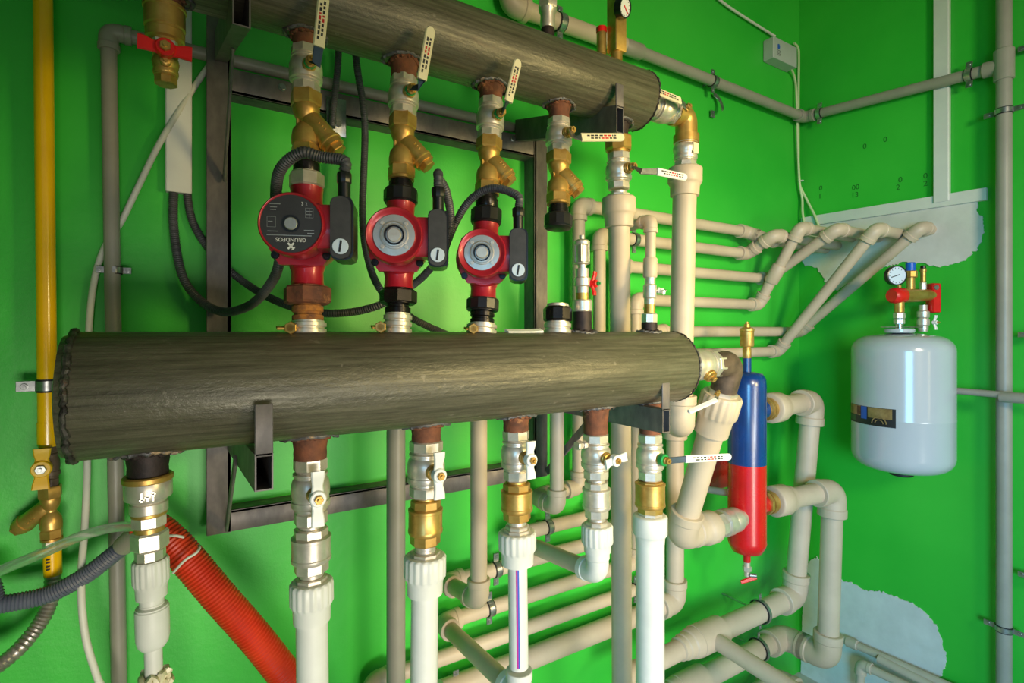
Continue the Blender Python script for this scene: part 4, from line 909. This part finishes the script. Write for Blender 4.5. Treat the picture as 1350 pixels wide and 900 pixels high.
# cable trunking on the back wall
a = onY(218, 251, 1.228); b = onY(253, 251, 1.228); mb = MB(); mb.box((a.x, 1.228, a.z), (b.x, 1.25, ZC-.02), bev=.002); single(mb, 'cable_trunking', M['trunk'], 'pale cable trunking on the back wall with two conduits leaving its lower end', 'trunking')
CO = 'corrugated conduits around the pumps'
def conduit(label, pts, r=.0068, mat=None, **k): return single(corrugated(pts, r, **k), 'cable_conduit', mat or M['corr'], label, 'conduit', CO)
b1 = onY(229, 248, 1.238); b2 = onY(246, 248, 1.238)
conduit('grey conduit looping low from the trunking and arching over the dark-faced pump', [b1, onY(229, 300, 1.235), onY(240, 362, 1.22), onY(264, 396, 1.2), onY(295, 411, 1.16), onY(330, 402, 1.08), onY(356, 375, 1.0), onY(368, 345, .95), onY(366, 300, .935), onY(364, 250, .87), onY(372, 220, .83), onY(398, 201, .80), onY(424, 207, .79), G2+UP*.012, G2-UP*.004], .0085)
conduit('dark conduit from the trunking passing behind the rusty union nut to the middle pump', [b2, onY(254, 292, 1.235), onY(280, 334, 1.23), onY(322, 372, 1.2), onY(370, 399, 1.1), onY(420, 412, 1.02), onY(465, 411, .99), onY(503, 401, .96), onY(535, 382, .95), onY(560, 362, .94), onY(584, 330, .92), onY(594, 290, .885), onY(588, 252, .85), onY(578, 234, .83), G3+UP*.016, G3-UP*.004], .0078)
conduit('black conduit hanging straight down from the upper header between the two left pumps', [onY(466, 40, 1.14), onY(471, 90, 1.14), onY(481, 165, 1.14), onY(478, 285, 1.12), onY(487, 348, 1.08), onY(506, 388, 1.04), onY(540, 417, 1.03), onY(580, 437, 1.02), onY(620, 452, 1.02)], .0078)
conduit('ribbed conduit hanging from the upper header onto the small galvanised plate', [onY(447, 50, 1.16), onY(445, 90, 1.17), onY(440, 140, 1.185), onY(438, 168, 1.185)], .0075)
conduit('conduit arching over the rightmost pump down behind the middle pump', [onY(583, 345, .93), onY(588, 325, .92), onY(600, 295, .90), onY(617, 267, .865), onY(638, 251, .83), onY(660, 249, .80), G4+UP*.014, G4-UP*.004], .0075)
# white and grey cables
mb = MB(); mb.tube(resample(smooth_path([onY(292, 60, 1.235), onY(280, 80, 1.23), onY(258, 112, 1.235), onY(214, 182, 1.225), onY(178, 255, 1.235), onY(160, 292, 1.244), onY(140, 322, 1.24), onY(126, 362, 1.235), onY(118, 420, 1.235), onY(115, 520, 1.235), onY(115, 612, 1.22), onY(112, 690, 1.19), onY(107, 765, 1.14), onY(112, 835, 1.12), onY(128, 892, 1.12), onY(150, 960, 1.12), V((onY(158, 1000, 1.12).x, 1.11, .4)), V((onY(158, 1000, 1.12).x, 1.1, .012))], 10), .012), .0055, 12)
single(mb, 'cable', M['cable'], 'white cable wandering down the left of the back wall past the slim grey pipe', 'cable')
mb = MB(); mb.tube(resample(smooth_path([onY(183, 694, .885), onY(150, 695, .86), onY(108, 706, .85), onY(60, 727, .85), onY(0, 752, .85), onY(-30, 766, .85)], 10), .01), .0062, 14); single(mb, 'clear_tube', M['clear'], 'clear plastic tube running left from the stepped nickel union', 'tube')
t = thing('corrugated_pipe', 'blue-grey corrugated pipe with smooth socket entering from the lower left', 'hose', V((-.62, 1.0, .0)))
mb = corrugated([onY(166, 717, 1.12), onY(140, 738, 1.13), onY(110, 760, 1.14), onY(62, 784, 1.15), onY(0, 797, 1.15), onY(-50, 806, 1.15), V((-.5, 1.1, .5)), V((-.62, 1.0, .03))], .0145, pitch=.0048, depth=.13); mb.build('corrugated_hose', M['corrblue'], t)
mb = MB(); mb.tube([onY(163, 719, 1.12), onY(176, 707, 1.10), onY(200, 695, 1.08)], .0165, 20); mb.build('socket', M['grey'], t)
t = thing('corrugated_pipe', 'fat red corrugated pipe sloping down right behind the lower left risers', 'hose', V((.36, .98, 0)))
mb = corrugated([onY(188, 686, 1.10), onY(215, 704, 1.08), onY(245, 734, 1.06), onY(290, 787, 1.04), onY(335, 838, 1.03), onY(380, 895, 1.02), onY(420, 950, 1.02), V((.33, .99, .3)), V((.36, .98, .03))], .0275, pitch=.006, depth=.05); rc = mb.build('corrugated_hose', M['redcorr'], t)
mb = MB(); mb.tube(smooth_path([onY(228, 755, 1.02), onY(244, 738, 1.01), onY(258, 729, 1.01), onY(263, 722, 1.02), onY(262, 719, 1.03)], 8), .0022, 8); mb.tube(smooth_path([onY(222, 706, 1.04), onY(232, 706, 1.035), onY(242, 708, 1.04)], 6), .0022, 8); mb.build('string_tie', M['cable'], rc)

# ---------------------------------------------------------------- upper right: wall pipes, junction box, trunking
Rw = .018
t = pipe_run('thick grey pipe high on the back wall behind the upper header, narrowing to the right', [onY(672, 6, 1.21)+UP*.18, onY(672, 6, 1.21), onY(822, 60, 1.21)], .0235, M['beige'], group='high wall pipes', le=.055)
cA, cB = onY(672, 6, 1.21), onY(822, 60, 1.21); ax_ = (cB-cA).normalized()
corner = V((2.165, 1.21, onY(1063, 156, 1.21).z)); st = onY(832, 64, 1.21)
Tp = V((2.165, .587, zc(.822)))
t = pipe_run('grey pipe turning the room corner from back wall to right wall below the junction box', [st, corner, Tp], Rw, M['grey'], group='high wall pipes', le=.045)
coupling_part(t, st-ax_*.03, st+(corner-st).normalized()*.045, Rw*1.02, M['grey'], 'reducer')
q = onY(738, 30, 1.21); clamp(q, ax_, .0235, UP, 'clip on the thick high pipe between header fittings', w=.02)
q = st.lerp(corner, .33); q2 = onY(940, 112, 1.21); clamp(V((q2.x, 1.21, st.z+(corner.z-st.z)*((q2.x-st.x)/(corner.x-st.x)))), (1, 0, 0), Rw, UP, 'clip on the high grey pipe left of the junction box', w=.018)
q = onY(942, 136, 1.235); t = thing('pipe_clip', 'empty open clip hook on the back wall under the high grey pipe', 'clip', q-UP*.03, 'steel pipe clips')
mb = MB(); pts = [q+V((.022*math.sin(a), -.012+.012*math.cos(a), .03*math.cos(a))) for a in [x*.25 for x in range(-1, 12)]]; mb.strip(pts, [.016]*len(pts), .003, nF); hb = mb.build('clip_band', M['zinc'], t)
mb = MB(); mb.box((q.x-.014, 1.238, q.z-.05), (q.x+.008, 1.242, q.z-.025), bev=.001); mb.cyl(.004, 0, .03, frame(q-UP*.03, (0, 1, 0))); mb.build('clip_foot', M['zinc'], hb)
dY = (Tp-corner).normalized()
for fr, lb in ((.10, 'clip on the grey pipe just right of the room corner'), (.86, 'clip on the grey pipe right of the white upright trunking')):
    clamp(corner.lerp(Tp, fr), dY, Rw, UP, lb, w=.018)
rp_ = .0195
t = thing('water_pipe', 'upright grey pipe on the right wall from top to bottom of the photo', 'pipe', V((2.16, .587, .0)), 'high wall pipes')
mb = MB(); mb.tube([V((2.16, .587, .0)), V((2.16, .587, ZC-.05))], rp_, 28); mb.build('pipe', M['grey'], t)
mb = MB(); mb.lathe([(rp_*1.15, -.048), (rp_*1.3, -.045), (rp_*1.3, .045), (rp_*1.15, .048)], frame(Tp-V((.005, 0, 0)), UP), 28); mb.tube([Tp, Tp-dY*.05], rp_*1.24, 24); mb.build('tee_fitting', M['grey'], t)
def onP(py, x=2.16, y=.587): return V((x, y, CAM.z+(HY-py)/F*depth(V((x, y, CAM.z)))))
clamp(onP(147), UP, rp_, (.0, 1, 0), 'clip on the upright grey pipe below its tee', w=.016, earlen=.026); clamp(onP(828), UP, rp_, (0, 1, 0), 'clip on the upright grey pipe near the photo bottom', w=.016, earlen=.026)
y2 = .50
for py, lb in ((57, 'clip ear at the right photo edge above the tee'), (441, 'clip ear at the right photo edge beside the white tank'), (763, 'clip ear at the right photo edge near the bottom')):
    clamp(onP(py, 2.165, .512), UP, .019, (0, 1, 0), lb, w=.016, earlen=.022)
# pipe from the tank
t = pipe_run('slim grey pipe coming out from behind the white tank across the upright pipe', [onX(1228, 512, 2.115), onX(1420, 529, 2.115)], .0105, M['grey'], group='high wall pipes')
coupling_part(t, onX(1318, 523, 2.115), onX(1385, 527, 2.115), .0125, M['grey'])
# low pipes on the right wall
t = pipe_run('slim pipe sloping along the right wall below the lower plaster patch', [onX(1112, 843, 2.165), onX(1310, 930, 2.165)], .0135, M['beige'], group='low corner pipes')
coupling_part(t, onX(1116, 845, 2.165), onX(1131, 851, 2.165), .0138, M['beige'])
t = pipe_run('slim pipe with small elbow below the lower plaster patch', [onX(1133, 905, 2.12)-UP*.02, onX(1135, 875, 2.12), onX(1240, 925, 2.12)], .0145, M['beige'], group='low corner pipes')
t = pipe_run('short beige pipe stub low in the corner below the plaster', [onX(1158, 868, 2.15), onX(1280, 930, 2.15)], .0145, M['beige'], group='low corner pipes')
# trunking
mb = MB(); a = onX(1230, 251, 2.18); b = onX(1250.5, 251, 2.18); mb.box((2.18, b.y, zc(.438)), (2.2, a.y, ZC-.02), bev=.002); single(mb, 'cable_trunking', M['trunk'], 'white upright trunking on the right wall', 'trunking')
a = onX(1056, 287, 2.185); b = onX(1300, 247, 2.185); a2 = onX(1056, 299, 2.185); b2 = onX(1302, 263, 2.185)
mb = MB(); z1 = (a.z+b.z)/2; z0 = (a2.z+b2.z)/2; mb.add([(2.185, a.y, a.z), (2.185, b.y, b.z), (2.185, b.y, b2.z), (2.185, a.y, a2.z), (2.2, a.y, a.z), (2.2, b.y, b.z), (2.2, b.y, b2.z), (2.2, a.y, a2.z)],
       [(0, 1, 2, 3), (7, 6, 5, 4), (0, 4, 5, 1), (1, 5, 6, 2), (2, 6, 7, 3), (3, 7, 4, 0)]); single(mb, 'cable_trunking', M['trunk'], 'white level trunking above the plaster where the pipes enter the right wall', 'trunking', smooth=False)
# junction box and cables
f0 = onY(1020, 47, 1.205); f1 = onY(1051, 66, 1.205); f2 = onY(1020, 75, 1.205)
t = thing('junction_box', 'grey plastic junction box high on the back wall by the corner', 'box', V((f0.x, 1.25, f2.z)))
mb = MB(); mb.box((f0.x, 1.205, f2.z), (f1.x, 1.25, f0.z), bev=.003); jb = mb.build('box_body', M['box'], t)
q = V((f0.x+(f1.x-f0.x)*.2, 1.2045, f0.z-(f0.z-f2.z)*.4)); mb = MB(); mb.prism([(-.006, -.009), (.006, -.009), (.009, 0), (.004, .01), (-.006, .008)], 0, .0006, face_M(q, nF)); mb.build('box_logo', M['inkblue'], jb)
mb = MB()
for k in range(4): mb.box((-.012, -.016-.006*k, 0), (.014-.004*(k % 2), -.0145-.006*k, .0004), face_M(q, nF))
mb.build('box_print', M['darkgrey'], jb, smooth=False)
def cab(pts, r, label, mat): mb = MB(); mb.tube(resample(smooth_path(pts, 10), .012), r, 10); return single(mb, 'cable', mat, label, 'cable')
cab([onY(935, -12, 1.238), onY(962, 10, 1.238), onY(1012, 42, 1.236), onY(1022, 48, 1.232)], .005, 'thin pale cable coming down to the top of the junction box', M['cable'])
cab([onY(1047, 57, 1.235), onY(1052, 63, 1.236), onY(1053, 75, 1.238), onY(1052.5, 130, 1.24), onY(1052.5, 200, 1.24), onY(1053.5, 240, 1.235), onX(1063, 262, 2.190), onX(1074, 284, 2.180), onX(1080, 300, 2.178)], .0048, 'pale cable from the side of the junction box ending right on the trunking', M['cablegreen'])
cab([onY(1043, 90, 1.225), onY(1048, 105, 1.238), onY(1050, 130, 1.23), onY(1052, 200, 1.23), onY(1054, 240, 1.23), onX(1057.5, 262, 2.188), onX(1058, 280, 2.180), onX(1061, 298, 2.178)], .0048, 'pale cable from the bottom of the junction box ending left on the trunking', M['cablegreen'])
q = onY(1057, 238, 1.23); mb = MB(); mb.tube([q+V((.008*math.cos(a), .006*math.sin(a), 0)) for a in [k*PI/6 for k in range(12)]], .0018, 6, closed=True); mb.strip([q, q+V((-.03, -.004, -.004))], [.004, .003], .002, UP); single(mb, 'cable_tie', M['cable'], 'small cable tie bundling the two pale cables in the corner', 'cable tie')

# ---------------------------------------------------------------- expansion tank and safety group
tc_ = C(2.035, .812, 0); Rt = .142; zb = -.462; zt = -.004
t = thing('expansion_tank', 'white enamelled expansion tank hanging on the right wall', 'tank', tc_+UP*(zb-.012)); A = frame(tc_, UP)
prof = [(.03, zb)]
for k in range(9): a = PI/2*k/8; prof.append((.085+(Rt-.085)*math.sin(a), zb+.008+.052*(1-math.cos(a))))
prof += [(Rt, -.285), (Rt*1.004, -.283), (Rt*1.004, -.279), (Rt, -.277)]
for k in range(9): a = PI/2*k/8; prof.append((.085+(Rt-.085)*math.cos(a), zt-.058+.05*math.sin(a)))
prof += [(.05, zt-.003), (.02, zt)]
mb = MB(); mb.lathe(prof, A, 64); tk = mb.build('tank_shell', M['enamel'], t, sharp=60)
mb = MB(); mb.cyl(.034, zb-.014, zb+.004, A); mb.build('rubber_foot', M['rubber'], t)
# label band around the lower left of the shell
p1 = C(2.035, .812, 0); thc = math.atan2(-p1.y, -p1.x)    # direction towards the camera
def band(name, a0, a1, z0, z1, mat, rad):
    mb = MB(); n = 16; vs = []
    for z in (z0, z1):
        for k in range(n+1):
            a = thc+a0+(a1-a0)*k/n; vs.append((tc_.x+rad*math.cos(a), tc_.y+rad*math.sin(a), zc(z)))
    mb.add(vs, [(k, k+1, n+1+k+1, n+1+k) for k in range(n)]); return mb.build(name, mat, t if name == 'label_band' else lbl)
aL, aR = -1.42, -.10
lbl = band('label_band', aL, aR, -.302, -.243, M['ink'], Rt*1.006)
for nm, u0, u1, v0, v1, mt in (('label_gold_panel', .04, .42, .45, .98, 'gold'), ('label_red_panel', .33, .42, .5, .95, 'rust'), ('label_blue_panel', .43, .55, .3, .98, 'inkblue'), ('label_gold_panel', .57, .95, .42, .98, 'gold'), ('label_green_panel', .05, .3, .1, .42, 'labelgreen')):
    band(nm, aL+(aR-aL)*u0, aL+(aR-aL)*u1, -.302+.059*v0, -.302+.059*v1, M[mt], Rt*1.009)
am = aL+(aR-aL)*.76; Q = face_M(tc_+V((Rt*1.012*math.cos(thc+am), Rt*1.012*math.sin(thc+am), -.293)), V((math.cos(thc+am), math.sin(thc+am), 0)))
mb = MB(); mb.tube([Q@V((.021*math.cos(a), .021*math.sin(a), 0)) for a in [PI*k/14 for k in range(15)]], .0016, 6); mb.tube([Q@V((.012*math.cos(a), .012*math.sin(a), 0)) for a in [PI*k/10 for k in range(11)]], .0013, 6); mb.build('label_emblem', M['gold'], lbl)
# safety group (column axes on the tank's diameter seen from the camera)
dT = 1.755
def col(px, d=dT): return Ln(atd(px, 330, d), atd(px, 440, d))
sgl = col(1185.5); sgr = col(1217, 1.80)
t = thing('safety_group', 'brass safety group with red ends and blue cap on top of the white tank', 'safety valve group', sgl.p(437))
a = sgl.p(389.5); b = atd(1231, 389, 1.80); ax2 = (b-a).normalized(); A = frame(a, ax2, front=-FW); L = (b-a).length
mb = MB(); mb.lathe([(.024, .012), (.0225, L*.3), (.019, L*.9), (.016, L)], A, 28); mb.build('brass_bar', M['brass'], t)
mb = MB(); mb.lathe([(.02, -.034), (.025, -.028), (.0265, -.01), (.025, .014), (.022, .018)], A, 14); mb.build('red_cap', M['red'], t)
mb = MB(); mb.box((-.008, -.018, L-.012), (.008, .03, L+.012), A); q = atd(1231, 393, 1.795); Q = face_M(q, -FW); mb = MB(); mb.box((-.015, -.05, -.02), (.015, .05, .016), Q, bev=.005); rb = mb.build('red_bracket', M['red'], t); mb = MB(); mb.cyl(.008, .012, .019, Q@Matrix.Translation((-.004, .035, 0))); mb.build('bracket_bolt', M['zinc'], rb)
seg(t, 'threaded_nipple', sgl, 397, 437, 11, M['zinc']); seg(t, 'hex_nut', sgl, 412, 420, 15, M['nickel'], 6); seg(t, 'hex_nut', sgl, 421, 427, 14, M['nickel'], 6); seg(t, 'column_neck', sgl, 396, 412, 14, M['brass'])
seg(t, 'tank_flange', sgl, 433, 438.5, 42, M['enamel'])
seg(t, 'check_body', sgr, 402, 437, 18, M['nickel'], steps=[(.7, 0), (.8, .1), (.8, .2), (1, .25), (1, .45), (.8, .5), (1, .55), (1, .75), (.7, .8), (.7, 1)])
q = sgr.p(425); butterfly(t, q+RT*.027-FW*.01, RT*.4-FW, (0, 0, 1), .024, M['whiteplastic'], .007)
gv = col(1217, 1.79); seg(t, 'vent_neck', gv, 372, 382, 9, M['nickel'], 6); seg(t, 'vent_body', gv, 353, 373, 10, M['brass'], steps=[(.5, 0), (.8, .1), (.8, .7), (1, .75), (1, .92), (.5, 1)]); seg(t, 'vent_cap', gv, 350, 355, 8, M['blackmetal'])
bv = col(1200.5, 1.78); seg(t, 'valve_neck', bv, 362, 383, 12, M['brass']); seg(t, 'valve_neck', bv, 357, 366, 18, M['brass'], 8); seg(t, 'blue_cap', bv, 346, 359, 14, M['blue'])
q = atd(1182, 363, 1.74); B = frame(q, -FW-UP*.05); mb = MB(); mb.lathe([(.022, -.02), (.031, -.016), (.032, .004), (.029, .005), (.0285, .0015)], B, 36); gc = mb.build('gauge_case', M['black'], t)
mb = MB(); mb.cyl(.0285, 0, .002, B, 36, bev=0); mb.build('gauge_face', M['dial'], gc); mb = MB(); mb.box((-.0013, -.009, .002), (.0013, .02, .003), B@Matrix.Rotation(.25, 4, 'Z')); mb.build('gauge_needle', M['ink'], gc)
mb = MB()
for kk in range(11): mb.box((-.0007, .021, .002), (.0007, .0265, .0024), B@Matrix.Rotation(-2.3+kk*.46, 4, 'Z'))
mb.build('dial_ticks', M['ink'], gc, smooth=False)
mb = MB(); mb.cyl(.006, 0, .04, frame(sgl.p(392)-FW*.0, UP)); mb.build('gauge_neck', M['brass'], t)
mb = MB(); mb.strip([atd(1163, 431, 1.74), atd(1215, 431, 1.77)], [.012, .012], .003, UP); mb.build('clip_plate', M['zinc'], t)

# ---------------------------------------------------------------- light and camera
# LIGHTS
sc = bpy.context.scene
def area(name, loc, target, sx, sy, power, col):
    l = bpy.data.lights.new(name, 'AREA'); l.shape = 'RECTANGLE'; l.size = sx; l.size_y = sy; l.energy = power; l.color = col
    o = bpy.data.objects.new(name, l); sc.collection.objects.link(o); o.location = loc
    o.rotation_euler = (V(target)-V(loc)).to_track_quat('-Z', 'Y').to_euler(); return o
o = area('left_window_sky', (-.95, -1.5, 1.25), (2.2, .35, .5), .9, .9, 14, (.22, .62, 1.0)); o.data.spread = math.radians(66)
o = area('low_front_fill', (.3, -1.9, .5), (.42, 1.25, .45), 1.3, .6, 10.2, (1.0, .95, .82)); o.data.spread = math.radians(60)  # added fill without a known source, brightens the lower back wall
o = area('low_right_fill', (1.2, -1.6, .9), (1.5, 1.2, .9), .6, .6, 3.0, (.9, .97, 1.0)); o.data.spread = math.radians(70)  # invented extra light, lifts the lower right part of the room
o = area('warm_wall_fill', (1.5, -1.0, 1.55), (.8, 1.25, 1.40), .45, .45, 5.2, (1.0, .78, .34)); o.data.spread = math.radians(56)  # warm fill added to brighten the middle of the back wall
o = area('high_warm_fill', (.75, -1.25, 2.0), (1.75, 1.0, 1.72), .35, .35, 8, (1.0, .86, .58)); o.data.spread = math.radians(80)  # added warm light, placed so the upper header shades the wall behind it
w = bpy.data.worlds.new('daylight_sky'); sc.world = w; w.use_nodes = True; bg = w.node_tree.nodes['Background']; bg.inputs['Color'].default_value = (.9, .95, 1, 1); bg.inputs['Strength'].default_value = .18
# ENDLIGHTS
cd = bpy.data.cameras.new('camera'); co = bpy.data.objects.new('camera', cd); sc.collection.objects.link(co); sc.camera = co
cd.sensor_width = 36; cd.sensor_fit = 'HORIZONTAL'; cd.lens = F/1350*36; cd.shift_y = -(450-HY)/1350; cd.clip_start = .02
co.location = CAM; co.rotation_euler = (PI/2, 0, ANG-PI/2)
sc.view_settings.view_transform = 'Standard'; sc.view_settings.look = 'None'; sc.view_settings.gamma = 1; sc.view_settings.exposure = 0.0; sc.view_settings.use_curve_mapping = False
sc.cycles.use_denoising = True; sc.cycles.max_bounces = 8
